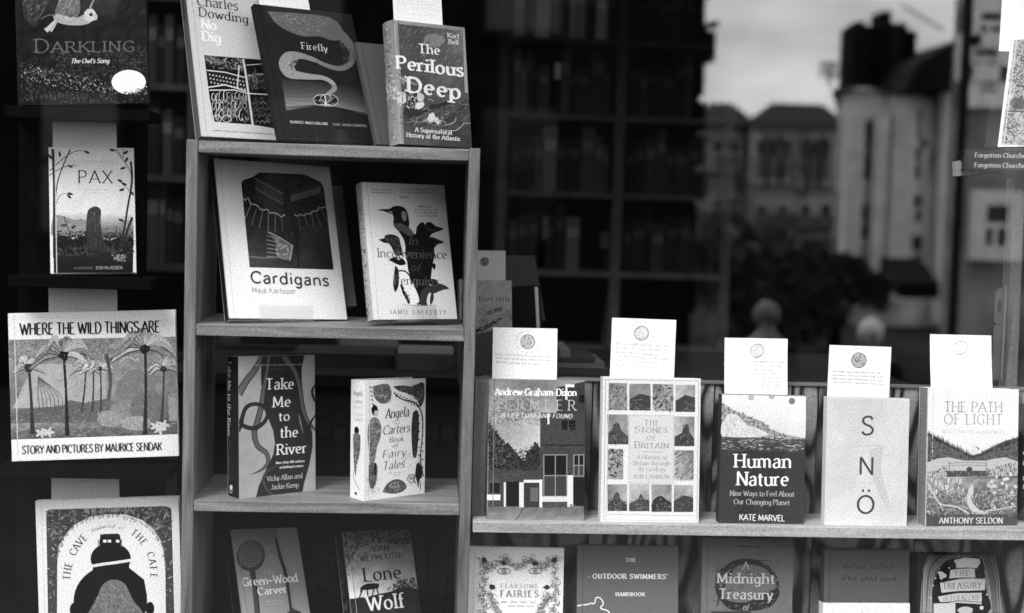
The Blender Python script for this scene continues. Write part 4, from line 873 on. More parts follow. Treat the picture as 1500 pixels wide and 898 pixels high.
a.text('THE', (406, 424), (462, 422), 20, 200, 'serif'); a.text('Green~Wood', (300, 484), (580, 462), 42, 250, 'serif', weight=1.1); a.text('Carver', (376, 530), (524, 518), 38, 250, 'serif', weight=1.1); a.scrawl((412, 566), (510, 562), 7, 3, 190, 6); a.scrawl((418, 580), (506, 576), 7, 3, 180, 5); a.flush('title_lettering')
sp = spine_art(r, 'green', [(321, 779), (337.4, 776), (363, 962), (349, 964)]).frame(270, 720, 3.488); sp.text('Green~Wood', (188, 300), (218, 600), 22, 56, 'serif'); sp.flush('spine_lettering')
r, a = book('wolf', 'shaded book with a wolf walking under dark leaves on its cover', 170, 34)
a.frame(270, 720, 3.488)
a.grad([(810, 212), (1150, 184), (1196, 500), (844, 545)], [104, 124, 206, 236], 16, 14, 12)
a.poly([(844, 548), (930, 535), (1050, 510), (1120, 480), (1192, 500), (1236, 830), (880, 842)], 44); a.specks([(846, 550), (1192, 500), (1230, 800), (880, 820)], 300, (5, 14), (24, 92), 4, ang=-60)
a.specks([(812, 214), (1150, 188), (1165, 270), (1080, 262), (960, 255), (880, 300), (828, 400)], 420, (6, 16), (24, 130), 2); a.specks([(820, 300), (960, 250), (900, 400), (835, 440)], 90, (5, 12), (90, 150), 2)
a.specks([(1030, 500), (1090, 450), (1180, 440), (1190, 500)], 120, (6, 14), (30, 100), 2)
a.poly([(905, 482), (930, 470), (980, 468), (992, 478), (985, 492), (950, 500), (915, 502), (903, 500)], 22, True)
for pts in ([(910, 495), (900, 520), (892, 540)], [(930, 498), (935, 530)], [(965, 496), (958, 522), (955, 530)], [(980, 492), (985, 515), (992, 524)], [(905, 485), (898, 500), (902, 515)]): a.line(pts, 7, 22)
a.flush('cover_picture')
a.text('ADAM', (946, 308), (1044, 298), 30, 32, 'serif'); a.text('WEYMOUTH', (896, 358), (1100, 336), 30, 36, 'serif'); a.flush('author_lettering')
a.text('Lone', (915, 460), (1108, 442), 68, 14, 'serif', weight=1.1); a.text('Wolf', (934, 608), (1124, 592), 72, 235, 'serif', weight=1.1); a.flush('title_lettering')
sp = spine_art(r, 'wolf', [(487.5, 783), (501.7, 780.8), (522, 964), (508, 966)]).frame(270, 720, 3.488)
for st, y in (('L', 352), ('O', 412), ('N', 468), ('E', 524), ('W', 600)): sp.text(st, (778 + (y - 352) * .12, y), (804 + (y - 352) * .12, y), 36, 120, 'serif')
sp.flush('spine_lettering')

# ---- right-hand ledge
r, a = book('town', 'book with a painted row of brick town houses under a cloudy sky', 150, 120)
a.frame(700, 545, 3.906)
a.grad([(62, 46), (612, 52), (611, 560), (58, 560)], [150, 140, 206, 214], 40, 36, 9, 11)
a.specks([(70, 120), (350, 90), (350, 300), (70, 300)], 500, (4, 14), (118, 200), 1.6, ang=20); a.specks([(120, 190), (260, 130), (330, 230), (180, 300)], 260, (4, 12), (104, 150), 1.5, ang=20)
# a plain generic terrace: one tall house, two low ones
a.poly([(62, 300), (110, 350), (150, 420), (235, 530), (240, 620), (60, 640)], 44); a.poly([(140, 430), (170, 400), (260, 510), (330, 405), (358, 440), (358, 560), (150, 560)], 40)
a.specks([(62, 310), (140, 420), (350, 470), (350, 560), (62, 600)], 320, (5, 14), (20, 84), 2.4)
a.poly([(60, 540), (358, 540), (358, 770), (58, 770)], 78); a.specks([(60, 545), (356, 545), (356, 600), (60, 620)], 240, (4, 11), (44, 110), 2.5)
a.poly([(356, 232), (612, 236), (608, 770), (356, 770)], 76); a.poly([(450, 88), (612, 54), (612, 240), (450, 236)], 70)
for j in range(34):
    y = 100 + j * 14
    if y > 240: a.line([(358, y + 160), (608, y + 160)], 1.8, 60 if j % 2 else 92, smooth=False) if y + 160 < 600 else None
a.specks([(358, 236), (610, 236), (608, 560), (358, 560)], 520, (3, 9), (54, 108), 2.6, ang=0)
a.line([(356, 416), (480, 420), (610, 418)], 8, 40, smooth=False); a.rect(478, 275, 558, 330, 24); a.rect(515, 275, 519, 330, 110); a.rect(580, 130, 610, 175, 22)
a.specks([(358, 240), (610, 240), (608, 600), (358, 600)], 500, (2.5, 7), (40, 128), 2.2, ang=0); a.specks([(60, 560), (356, 560), (356, 770), (60, 770)], 420, (2.5, 8), (44, 130), 2.2, ang=0); a.specks([(62, 330), (150, 440), (345, 420), (356, 540), (62, 560)], 260, (3, 8), (16, 96), 2)
a.specks([(62, 285), (100, 330), (150, 395), (190, 440), (235, 505), (262, 490), (300, 430), (332, 398), (354, 430), (356, 560), (62, 560)], 1100, (5, 13), (14, 92), 1.5)
a.specks([(62, 300), (150, 410), (240, 520), (62, 540)], 120, (4, 9), (90, 150), 2)
def sash(x0, y0, x1, y1):
    a.rect(x0 - 6, y0 - 6, x1 + 6, y1 + 6, 150); mx = (x0 + x1) / 2; my = (y0 + y1) / 2
    for q in ((x0, y0, mx - 3, my - 3), (mx + 3, y0, x1, my - 3)): a.rect(*q, 16)
    for q in ((x0, my + 3, mx - 3, y1), (mx + 3, my + 3, x1, y1)): a.rect(*q, 72)
sash(380, 476, 506, 708); sash(552, 476, 604, 592)
a.rect(70, 630, 125, 690, 26); a.rect(66, 626, 129, 632, 104)
a.rect(52, 700, 128, 732, 232); a.rect(148, 630, 160, 770, 220); a.rect(160, 626, 236, 768, 22); a.rect(236, 630, 262, 778, 222); a.rect(262, 632, 352, 780, 64); a.rect(352, 615, 368, 785, 226); a.rect(262, 616, 352, 632, 226); a.rect(300, 660, 345, 740, 112)
a.rect(368, 712, 540, 742, 216); a.rect(512, 590, 545, 770, 224); a.rect(548, 604, 608, 764, 18); a.rect(368, 742, 512, 786, 84); a.specks([(368, 745), (606, 765), (606, 790), (372, 786)], 60, (5, 13), (20, 130), 2)
a.grad([(54, 770), (608, 778), (608, 856), (52, 850)], [120, 110, 150, 150], 22, 4, 12); a.line([(258, 780), (235, 820), (212, 850)], 5, 60); a.flush('cover_picture')
a.frame(700, 545, 3.906)
a.rect(500, 70, 552, 86, 232); a.rect(500, 86, 512, 158, 226); a.rect(398, 236, 409, 298, 226)
a.text('Andrew Graham-Dixon', (98, 132), (564, 136), 40, 244, 'serifb', weight=.8); a.text('A LIFE LOST AND FOUND', (135, 258), (538, 264), 24, 226, 'italb', weight=.9); a.flush('author_lettering')
a.text('VERMEER', (80, 214), (560, 220), 60, 168, 'serifl', t2=205); a.flush('title_lettering')
r, a = book('stones', 'white-framed book with a grid of small stone and landscape pictures round its title', 228, 226)
a.frame(870, 460, 2.722); rg = random.Random(12)
a.line([(50, 262), (416, 265), (412, 825), (36, 820), (50, 262)], 2, 120, smooth=False)
def scene_sq(x0, y0, x1, y1, kind, k):
    rr = random.Random(k); a.rect(x0, y0, x1, y1, rr.uniform(120, 175)); a.grad([(x0, y0), (x1, y0), (x1, y1), (x0, y1)], [rr.uniform(120, 200) for _ in range(4)], 6, 7, 14)
    reg = [(x0 + 3, y0 + 3), (x1 - 3, y0 + 3), (x1 - 3, y1 - 3), (x0 + 3, y1 - 3)]; m = (y0 + y1) / 2; cx = (x0 + x1) / 2
    if kind == 0: a.specks(reg, 70, (6, 16), (30, 205), 4, ang=-45)
    elif kind == 1: a.poly([(x0, m + 10), (cx, m - 14), (x1, m - 4), (x1, y1), (x0, y1)], 78); a.specks([(x0 + 3, m + 12), (x1 - 3, m), (x1 - 3, y1 - 3), (x0 + 3, y1 - 3)], 50, (4, 12), (40, 150), 4, ang=0)
    elif kind == 2:
        o1, o2, o3 = rr.uniform(-16, 16), rr.uniform(20, 48), rr.uniform(6, 20); a.poly([(x0, y1), (x0, m + rr.uniform(0, 30)), (cx + o1 - o3 * 1.6, m + 6), (cx + o1 - o3, y0 + o2 + 8), (cx + o1, y0 + o2), (cx + o1 + o3 * .7, y0 + o2 + 5), (cx + o1 + o3 * 1.3, m + 4), (x1, m + rr.uniform(0, 30)), (x1, y1)], rr.uniform(50, 92)); a.specks([(cx + o1 - o3, y0 + o2 + 6), (cx + o1 + o3, y0 + o2 + 6), (cx + o1 + o3, y1), (cx + o1 - o3, y1)], 26, (3, 9), (30, 150), 2); a.specks([(x0 + 5, m + 14), (x1 - 5, m + 14), (x1 - 3, y1 - 3), (x0 + 3, y1 - 3)], 50, (4, 11), (40, 140), 2)
    else: a.specks(reg, 90, (5, 15), (40, 200), 2.5)
for i, (q, kd) in enumerate((((60, 276, 134, 382), 0), ((142, 278, 226, 382), 1), ((234, 278, 316, 384), 3), ((324, 280, 402, 386), 1), ((54, 398, 137, 516), 2), ((320, 404, 400, 522), 2), ((52, 534, 116, 656), 3), ((320, 538, 398, 660), 0), ((52, 676, 130, 784), 2), ((138, 674, 220, 785), 2), ((228, 676, 310, 787), 2), ((318, 678, 397, 788), 1))): scene_sq(*q, kd, 50 + i)
a.rect(140, 400, 318, 672, 216); a.line([(140, 400), (318, 400), (316, 672), (138, 670), (140, 400)], 1.6, 150, smooth=False); a.line([(50, 798), (405, 804)], 1.5, 150, smooth=False); a.flush('cover_picture')
for st, x0, x1, y, c in (('THE', 202, 258, 440, 20), ('Stones', 162, 292, 468, 26), ('OF', 212, 246, 498, 18), ('Britain', 160, 298, 530, 26)): a.text(st, (x0, y), (x1, y + 1), c, 150, 'serif', sc=True)
a.line([(190, 545), (272, 546)], 2, 150, smooth=False); a.flush('title_lettering')
for st, x0, x1, y in (('A History of', 170, 290, 574), ('Britain through', 156, 302, 598), ('its Geology', 176, 286, 622), ('JON CANNON', 154, 300, 652)): a.text(st, (x0, y), (x1, y + 1), 17, 160, 'serif')
a.flush('author_lettering')
r, a = book('human', 'dark-based book with pale hills above and white title across its lower half', 70, 66, hard=False)
a.frame(1030, 480, 2.894)
a.grad([(81, 282), (436, 292), (436, 474), (80, 464)], [238, 244, 225, 214], 14, 8, 4)
a.poly([(80, 318), (110, 340), (150, 360), (190, 375), (240, 392), (290, 430), (340, 450), (400, 462), (434, 468), (434, 480), (80, 470)], 176); a.specks([(80, 322), (130, 345), (230, 385), (330, 450), (430, 470), (80, 466)], 420, (4, 12), (84, 210), 2)
a.poly([(82, 400), (110, 366), (150, 372), (180, 410), (240, 430), (270, 458), (84, 460)], 222, True); a.specks([(84, 380), (150, 380), (260, 455), (84, 458)], 190, (3, 9), (150, 236), 2.4, ang=50); a.specks([(90, 390), (140, 376), (240, 440), (90, 460)], 60, (6, 14), (190, 240), 3)
a.grad([(80, 462), (434, 472), (432, 530), (76, 520)], [92, 100, 84, 80], 16, 5, 18); a.specks([(80, 462), (434, 472), (432, 520), (78, 515)], 200, (5, 13), (50, 220), 3.5, ang=0)
a.disc(205, 296, 14, 12, 196); a.disc(292, 294, 13, 9, 186); a.disc(377, 312, 14, 14, 140); a.specks([(76, 520), (430, 528), (420, 830), (68, 828)], 240, (6, 16), (58, 88), 3); a.flush('cover_picture')
a.text('Human', (132, 592), (374, 594), 58, 246, 'serif', weight=1.15); a.text('Nature', (142, 668), (362, 670), 58, 246, 'serif', weight=1.15); a.flush('title_lettering')
a.text('Nine Ways to Feel About', (113, 712), (387, 716), 22, 190, 'serif'); a.text('Our Changing Planet', (130, 748), (368, 752), 22, 190, 'serif'); a.text('KATE MARVEL', (153, 816), (346, 820), 25, 240, 'sansb', weight=.8); a.flush('author_lettering')
r, a = book('sno', 'plain off-white book with three large spaced capitals down its middle', 224, 226, hard=False)
a.frame(1190, 480, 2.894)
a.grad([(67, 302), (410, 304), (399, 846), (54, 840)], [212, 216, 218, 222], 12, 16, 4, 2.5); a.poly([(240, 520), (300, 500), (290, 600), (330, 760), (300, 740), (250, 620)], 206, True); a.flush('cover_picture')
a.text('S', (206, 452), (265, 453), 76, 92, 'sansb', weight=.8); a.text('N', (196, 622), (265, 623), 74, 92, 'sansb', weight=.8); a.text('\u00d6', (188, 786), (266, 787), 74, 88, 'sansb', weight=.85); a.flush('title_lettering')
a.scrawl((182, 500), (288, 498), 5, 2, 178, 3); a.scrawl((196, 660), (262, 658), 5, 2, 182, 2); a.flush('author_lettering')
r, a = book('path', 'book with a pale sky title above an illustrated wooded valley', 238, 150)
a.frame(1340, 560, 4.08)
a.poly([(78, 300), (130, 330), (180, 368), (240, 395), (300, 430), (345, 440), (400, 420), (470, 385), (540, 350), (622, 330), (612, 860), (68, 862)], 116)
rg = random.Random(21)
for i in range(60):
    u = i / 59; x = 80 + u * 540; y = (300 + (x - 80) * .52) if x < 345 else (440 - (x - 345) * .39); a.poly([(x - 7, y + 22), (x, y - rg.uniform(8, 26)), (x + 7, y + 22)], rg.uniform(60, 100))
a.specks([(80, 320), (345, 450), (620, 345), (618, 470), (78, 470)], 520, (5, 14), (56, 136), 2.4); a.poly([(330, 400), (350, 372), (388, 400), (396, 425), (340, 436)], 226); a.poly([(366, 378), (388, 400), (378, 404)], 110)
a.poly([(74, 480), (140, 456), (200, 450), (260, 462), (300, 470), (420, 470), (480, 458), (540, 450), (618, 476), (616, 560), (72, 580)], 200); a.line([(205, 470), (205, 530)], 4, 90); a.line([(426, 470), (426, 530)], 4, 90); a.line([(205, 486), (300, 480), (426, 486)], 3, 110); a.line([(205, 500), (300, 496), (426, 500)], 3, 120)
a.poly([(190, 530), (440, 530), (440, 565), (190, 568)], 92); a.specks([(190, 530), (440, 530), (440, 568), (190, 568)], 100, (4, 10), (60, 190), 2, ang=90); a.disc(326, 522, 18, 16, 84); a.specks([(430, 520), (600, 480), (612, 560), (440, 580)], 160, (5, 14), (50, 140), 3, ang=85); a.specks([(76, 540), (190, 500), (190, 580), (80, 590)], 110, (5, 14), (80, 170), 3)
a.grad([(72, 575), (614, 575), (612, 790), (68, 790)], [170, 150, 110, 120], 26, 14, 24)
for i in range(50): x, y = rg.uniform(80, 300), rg.uniform(570, 660); a.line([(x, y + 30), (x + rg.uniform(-6, 6), y)], rg.uniform(5, 11), rg.uniform(175, 235), smooth=False)
for i in range(44): x, y = rg.uniform(440, 608), rg.uniform(545, 750); a.disc(x, y, rg.uniform(7, 15), rg.uniform(7, 13), rg.uniform(170, 232), 9, .2)
a.specks([(76, 640), (612, 640), (612, 790), (70, 790)], 700, (5, 14), (50, 215), 2.3); a.poly([(320, 640), (345, 610), (350, 660), (335, 700), (380, 760), (440, 782), (400, 800), (330, 760), (310, 700)], 208, True)
a.line([(75, 600), (120, 680), (160, 730), (250, 745), (330, 790)], 9, 210); a.line([(80, 680), (130, 700), (170, 770)], 6, 205); a.line([(420, 770), (500, 760), (605, 740)], 8, 200)
a.poly([(70, 790), (612, 788), (610, 862), (68, 864)], 92); a.specks([(70, 780), (612, 778), (610, 800), (70, 802)], 120, (6, 13), (80, 170), 3); a.flush('cover_picture')
a.text('THE PATH', (174, 178), (524, 180), 62, 168, 'serifl'); a.text('OF LIGHT', (174, 252), (524, 254), 62, 168, 'serifl'); a.text('WALKING TO AUSCHWITZ', (165, 305), (540, 308), 20, 185, 'light'); a.flush('title_lettering')
a.text('ANTHONY SELDON', (146, 842), (524, 844), 34, 226, 'serif', weight=1.2); a.scrawl((158, 862), (515, 864), 7, 3, 205, 9); a.flush('author_lettering')
sp = spine_art(r, 'path', [(1350.7, 568.5), (1359.4, 568), (1356, 773), (1347, 772.5)]).frame(1340, 560, 4.08); sp.text('THE PATH OF LIGHT', (52, 80), (42, 620), 20, 205, 'serif'); sp.flush('spine_lettering')
r, a = book('edge', 'dark book cut off by the frame, with pale curved marks beside the wooded valley cover', 34, 28)
a.frame(1340, 560, 4.08); a.ring(690, 350, 70, 90, 9, 190, 90, 190, 14)
for y in (470, 560, 610): a.rect(646, y, 700, y + 26, 170)
a.flush('cover_picture')

# ---- bottom row of the low unit
r, a = book('fairies', 'white book with a fine floral frame round faint capitals, first in the bottom row', 236, 232)
a.frame(670, 760, 3.488); rg = random.Random(31)
def flourish(cx, cy, s_, m):
    for i in range(5):
        g = rg.uniform(0, 360); a.ring(cx + m * rg.uniform(-s_, s_), cy + rg.uniform(-s_, s_), rg.uniform(6, 18), rg.uniform(6, 16), 1.7, rg.uniform(95, 150), g, g + rg.uniform(160, 300), 12)
    for i in range(4): a.disc(cx + rg.uniform(-s_, s_), cy + rg.uniform(-s_, s_), 8, 3.5, rg.uniform(120, 180), 7, .2, rg.uniform(0, 180))
for i in range(26):
    u = i / 25; a.up()
    flourish(130 + rg.uniform(-8, 14), 205 + u * 500, 14, 1); flourish(500 + rg.uniform(-14, 8), 210 + u * 500, 14, -1)
for i in range(18): flourish(140 + i * 21, 225 + 18 * math.sin(i), 16, 1); 
for i in range(10): flourish(170 + i * 8, 330 + i * 18 + 60, 14, 1); flourish(460 - i * 8, 330 + i * 18 + 60, 14, -1)
for x, y in ((138, 210), (492, 212), (176, 345), (455, 348), (238, 225), (395, 228)): a.disc(x, y, 15, 12, 60, 10, .3)
for x in (238, 398): a.ring(x, 266, 32, 15, 3, 90); a.ring(x, 266, 11, 11, 3, 80); a.disc(x, 266, 4, 5, 40)
a.flush('cover_picture')
a.text('FEARSOME', (222, 352), (412, 354), 22, 160, 'serifl'); a.text('FAIRIES', (220, 395), (414, 397), 32, 132, 'serif'); a.scrawl((218, 424), (414, 426), 9, 2.4, 170, 4); a.scrawl((255, 444), (392, 446), 9, 2.4, 170, 3); a.flush('title_lettering')
r, a = book('swim', 'plain mid-grey cloth book with small white capitals and a white coastline', 120, 114)
a.frame(670, 760, 3.488)
a.line([(612, 447), (640, 440), (660, 440), (680, 433), (700, 433), (706, 408), (720, 402), (735, 412), (745, 436), (732, 452), (738, 462), (760, 468), (775, 480), (790, 520)], 6, 240, k=3); a.disc(672, 298, 2.5, 2.5, 220); a.flush('cover_picture')
a.text('THE', (860, 220), (912, 220), 19, 240, 'serifb'); a.text("OUTDOOR SWIMMERS'", (692, 306), (1074, 308), 24, 248, 'serifb'); a.text('HANDBOOK', (808, 395), (956, 396), 18, 240, 'serifb'); a.flush('title_lettering')
r, a = book('midnight', 'mid-grey book with a dark oval behind pale title, third in the bottom row', 122, 112)
a.frame(1000, 760, 3.0)
a.grad([(96, 86), (482, 92), (486, 414), (90, 414)], [122, 114, 126, 128], 12, 10, 5)
a.disc(282, 285, 140, 112, 60, 40, .02); a.disc(286, 288, 122, 92, 122, 36, .02); a.line([(150, 380), (180, 290), (250, 190), (390, 182)], 12, 62, taper=(.4, 1, 1, .2)); a.poly([(160, 345), (280, 360), (410, 300), (420, 340), (360, 390), (220, 395)], 52, True); a.line([(230, 120), (340, 122)], 5, 78)
a.specks([(150, 200), (420, 190), (420, 400), (130, 400)], 220, (6, 14), (72, 132), 3, ang=0); a.rect(125, 400, 300, 600, 66); a.flush('cover_picture')
a.text('A', (266, 216), (292, 216), 32, 190, 'serif'); a.text('Midnight', (152, 277), (405, 279), 44, 205, 'serif', weight=1.2); a.text('Treasury', (160, 345), (396, 348), 44, 198, 'serif', weight=1.2); a.text('of', (262, 394), (288, 396), 28, 180, 'ital'); a.flush('title_lettering')
r, a = book('band', 'plain grey book wrapped in a white paper band, fourth in the bottom row', 104, 92)
a.frame(1000, 760, 3.0)
a.scrawl((700, 215), (940, 217), 24, 4.5, 66, 2); a.scrawl((690, 265), (960, 267), 24, 4.5, 62, 3); a.flush('title_lettering')
p = POSE['band']; hb = p[4] - (372 - 138) / 3 / a.m
me = MB().box(-.0016, p[3] + .0012, -.0008, -.0003, .004, hb).box(-.0016, -.001, -.0008, p[5], .004, hb).mesh('paper_band'); toned(me, 240); link('paper_band', me, None, r)
r, a = book('folk', 'dark book with pale bare trees and curling ribbon banners on its cover', 40, 30)
a.frame(1000, 760, 3.0); rg = random.Random(17)
a.specks([(1040, 160), (1400, 158), (1400, 414), (1035, 414)], 240, (4, 10), (22, 66), 2)
for i in range(15):
    x = 1046 + i * 6; a.line([(x, 410), (x + 6, 300), (x + 14 + i, 220), (x + 40 + i * 7, 160)], 5, rg.uniform(120, 190), taper=(1.3, 1, .8, .3))
    x = 1398 - i * 6; a.line([(x, 410), (x - 6, 320), (x - 12 - i * .8, 250), (x - 30 - i * 2, 160)], 5, rg.uniform(110, 180), taper=(1.3, 1, .8, .3))
a.poly([(1100, 410), (1096, 300), (1130, 220), (1170, 180), (1290, 165), (1320, 200), (1330, 300), (1340, 410)], 34, True)
for q in (((1200, 200), (1190, 182), (1240, 170), (1300, 175), (1306, 192), (1290, 215), (1200, 215)), ((1176, 222), (1280, 215), (1284, 255), (1170, 262)), ((1130, 280), (1220, 262), (1328, 258), (1326, 310), (1210, 316), (1136, 325)), ((1120, 340), (1200, 325), (1312, 322), (1312, 372), (1200, 366), (1130, 362)), ((1102, 370), (1196, 366), (1196, 414), (1102, 414))): a.poly(list(q), 216)
for y, x0, x1 in ((219, 1176, 1300), (262, 1130, 1328), (320, 1136, 1326), (364, 1110, 1312)): a.line([(x0, y + 4), ((x0 + x1) / 2, y - 5), (x1, y)], 3, 60)
a.disc(1138, 246, 17, 17, 215, 12, .3); a.disc(1240, 400, 34, 16, 205, 14, .1); a.disc(1312, 388, 9, 9, 220); 
for x, y in ((1100, 292), (1170, 215), (1090, 345), (1335, 330), (1110, 260)): a.disc(x, y, 4, 4, 225, 6)
a.flush('cover_picture')
a.text('THE', (1192, 250), (1256, 247), 24, 120, 'serif'); a.text('TREASURY', (1142, 306), (1312, 302), 26, 112, 'serif'); a.text('of FOLKLORE', (1142, 358), (1302, 354), 22, 116, 'ital'); a.flush('title_lettering')

# ---- upper right corner
r, a = book('church', 'pale illustrated book leaning above the dark flat pair at the photograph edge', 236, 226)
a.frame(1380, 0, 3.325); a.poly([(352, 196), (440, 190), (410, 712), (286, 706)], 186)
a.specks([(356, 200), (440, 196), (412, 708), (290, 702)], 900, (5, 16), (40, 215), 3); a.disc(368, 505, 36, 30, 96, 16, .15); a.specks([(338, 480), (400, 480), (400, 535), (338, 535)], 70, (5, 11), (50, 120), 2); a.rect(322, 540, 396, 548, 90); a.flush('cover_picture')
r, a = book('churchback', 'dark book behind the pale illustrated one in the upper corner', 46, 60)
a.frame(1380, 0, 3.325)
# ---- seen through the gap, on the table behind
r, a = book('gather', 'pale blurred book behind the bookcase post with dark sloping shapes low on its cover', 150, 140)
a.frame(670, 350, 4.278)
a.grad([(-150, 262), (338, 264), (342, 900), (-150, 900)], [140, 150, 130, 130], 16, 14, 10); a.line([(60, 600), (180, 555), (280, 500)], 26, 40, taper=(.8, 1, .4)); a.line([(180, 470), (280, 440)], 22, 90); a.specks([(130, 450), (340, 450), (340, 560), (130, 590)], 120, (8, 20), (70, 160), 3, ang=-30); a.poly([(0, 610), (160, 590), (340, 560), (342, 900), (0, 900)], 70); a.flush('cover_picture')
a.text('Gathering', (20, 396), (328, 392), 34, 86, 'serifb', weight=.8); a.flush('title_lettering')
r, a = book('leandark', 'dim grey book leaning on the table behind, above a darker one with pale page edges', 62, 60)
r, a = book('leanlit', 'dark leaning book whose pale page edges catch the light in the gap', 22, 20)

card('c_town', 'white card with a circular emblem and three lines of handwriting above the painted town book', 252, 3, (670, 350, 4.278), (440, 645, 44), (236, 610, 728, 24, 12, 130, 16))
card('c_stones', 'white card tilted above the stone-grid book with many faint handwritten lines', 254, 7, (870, 460, 2.722), (192, 76, 28), (84, 312, 118, 17, 10, 205, 14), .002, emb_t=130)
card('c_human', 'tall white curling card above the dark-based hills book, densely written', 254, 8, (1030, 480, 2.894), (224, 98, 28), (106, 346, 140, 16, 9, 180, 12), .006, emb_t=130)
card('c_sno', 'squarish white card with four handwritten lines above the three-capitals book', 253, 4, (1190, 480, 2.894), (198, 137, 31), (80, 308, 186, 15, 9, 150, 10), emb_t=96)
card('c_path', 'white curling card with the faintest emblem above the wooded valley book', 254, 7, (1330, 480, 2.894), (217, 86, 28), (110, 345, 132, 18, 10, 200, 10), .006, emb_t=140)
card('c_firefly', 'blank bright card rising behind the dark winding-stream book', 254)
card('c_deep', 'bright card standing behind the sea-storm book on the bookcase top', 254, 3, (360, 0, 3.906), None, (860, 1110, 20, 30, 8, 226, 8))
card('c_church', 'blank pale card cut off by the top corner of the photograph', 250)
card('c_gather', 'small grey blurred card with a dark round emblem, on the table behind', 175, 0, (670, 350, 4.278), (168, 140, 26), emb_t=20)
# ------------------------------------------------------------------ the shop front, its pane and the room
def st(o): o['kind'] = 'structure'; return o
DARK = lambda t=26, **k: flat(t, .75, .12, .3, 60, key='dark_paint') if not k else flat(t, **k)
wallm = flat(60, .85, .1, .2, 12, 'plaster'); floorm = wood(26, 54, 'Y', 22, 12, key='floorboards')
st(box('shop_floor', floorm, -3.0, 3.3, -.18, 3.5, .0, .06))
cm0 = flat(235, .9, .1, .05, 12, 'white_plaster'); RL = (-1.6, 2.2, .95, 1.65)      # unseen opening added to let sky light reach the far shelves
st(MB().box(-3.0, 3.3, -.18, RL[2], 3.1, 3.2).box(-3.0, 3.3, RL[3], 3.5, 3.1, 3.2).box(-3.0, RL[0], RL[2] + .0005, RL[3] - .0005, 3.1, 3.2).box(RL[1], 3.3, RL[2] + .0005, RL[3] - .0005, 3.1, 3.2).build('ceiling', cm0))
rl_ = empty('added_rooflight', (RL[0], RL[2], 3.2)); tag(rl_, 'added unseen glazed opening in the shop ceiling that brightens the far shelves', 'added_rooflight')
MB().box(-.05, RL[1] - RL[0] + .05, -.05, 0, .001, .12).box(-.05, RL[1] - RL[0] + .05, RL[3] - RL[2], RL[3] - RL[2] + .05, .001, .12).build('kerb_frame', flat(120, .6, key='added_rooflight_frame'), rl_)
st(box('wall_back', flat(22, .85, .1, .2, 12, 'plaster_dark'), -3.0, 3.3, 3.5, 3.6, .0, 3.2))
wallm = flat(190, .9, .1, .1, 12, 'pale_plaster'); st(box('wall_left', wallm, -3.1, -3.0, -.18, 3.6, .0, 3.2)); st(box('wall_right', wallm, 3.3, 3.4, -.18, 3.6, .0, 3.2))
st(box('display_deck', flat(24, .7, .15, .25, 40, 'dark_deck'), -1.5, 1.7, -.17, 1.15, .80, .86))
# shopfront wall with its opening (x -1.45..1.65, z .82..2.85)
fm = flat(34, .6, .2, .15, 20, 'painted_stone'); fy0, fy1 = -.34, -.18
st(box('shopfront_stallriser', fm, -4, 4.3, fy0, fy1, -.05, .78)); st(box('shopfront_fascia', fm, -4, 4.3, fy0, fy1, 2.86, 4.2))
st(box('shopfront_pier', fm, -4, -1.46, fy0, fy1, .785, 2.855)); st(box('shopfront_pier', fm, 1.66, 4.3, fy0, fy1, .785, 2.855))
gw = empty('shop_window', (0.1, GLASS_Y, .8)); tag(gw, 'large clear shop window pane in a dark timber frame, mirroring the street', 'window')
gm = bpy.data.materials.new('window_glass'); gm.use_nodes = True; n = gm.node_tree.nodes; l = gm.node_tree.links; n.clear()
o_ = n.new('ShaderNodeOutputMaterial'); mx = n.new('ShaderNodeMixShader'); tr = n.new('ShaderNodeBsdfTransparent'); gl = n.new('ShaderNodeBsdfGlossy')
REFL = 0.15
tr.inputs[0].default_value = (.95,) * 3 + (1,); gl.inputs['Roughness'].default_value = 0.0; gl.inputs['Color'].default_value = (1, 1, 1, 1)
l.new(schlick(n, l, REFL), mx.inputs[0]); l.new(tr.outputs[0], mx.inputs[1]); l.new(gl.outputs[0], mx.inputs[2]); l.new(mx.outputs[0], o_.inputs[0])
me = bpy.data.meshes.new('glass_pane'); x0, x1, z0, z1 = -1.50, 1.50, .03, 2.03
me.from_pydata([(x0, 0, z0), (x1, 0, z0), (x1, 0, z1), (x0, 0, z1)], [], [(0, 1, 2, 3)]); link('glass_pane', me, gm, gw)
fr = wood(20, 34, 'Z', 40, 14, key='dark_timber')
for nm, q in (('window_sill', (-1.555, 1.555, -.13, .06, -.018, .035)), ('window_head', (-1.555, 1.555, -.05, .06, 2.0, 2.052)), ('jamb', (-1.555, -1.50, -.05, .06, .0355, 1.9995)), ('jamb', (1.50, 1.555, -.05, .06, .0355, 1.9995))):
    MB().box(*q).build(nm, fr, gw, .003)

me = bpy.data.meshes.new('added_rooflight_pane'); me.from_pydata([(0, 0, .1), (RL[1] - RL[0], 0, .1), (RL[1] - RL[0], RL[3] - RL[2], .1), (0, RL[3] - RL[2], .1)], [], [(0, 1, 2, 3)]); link('pane', me, gm, rl_)
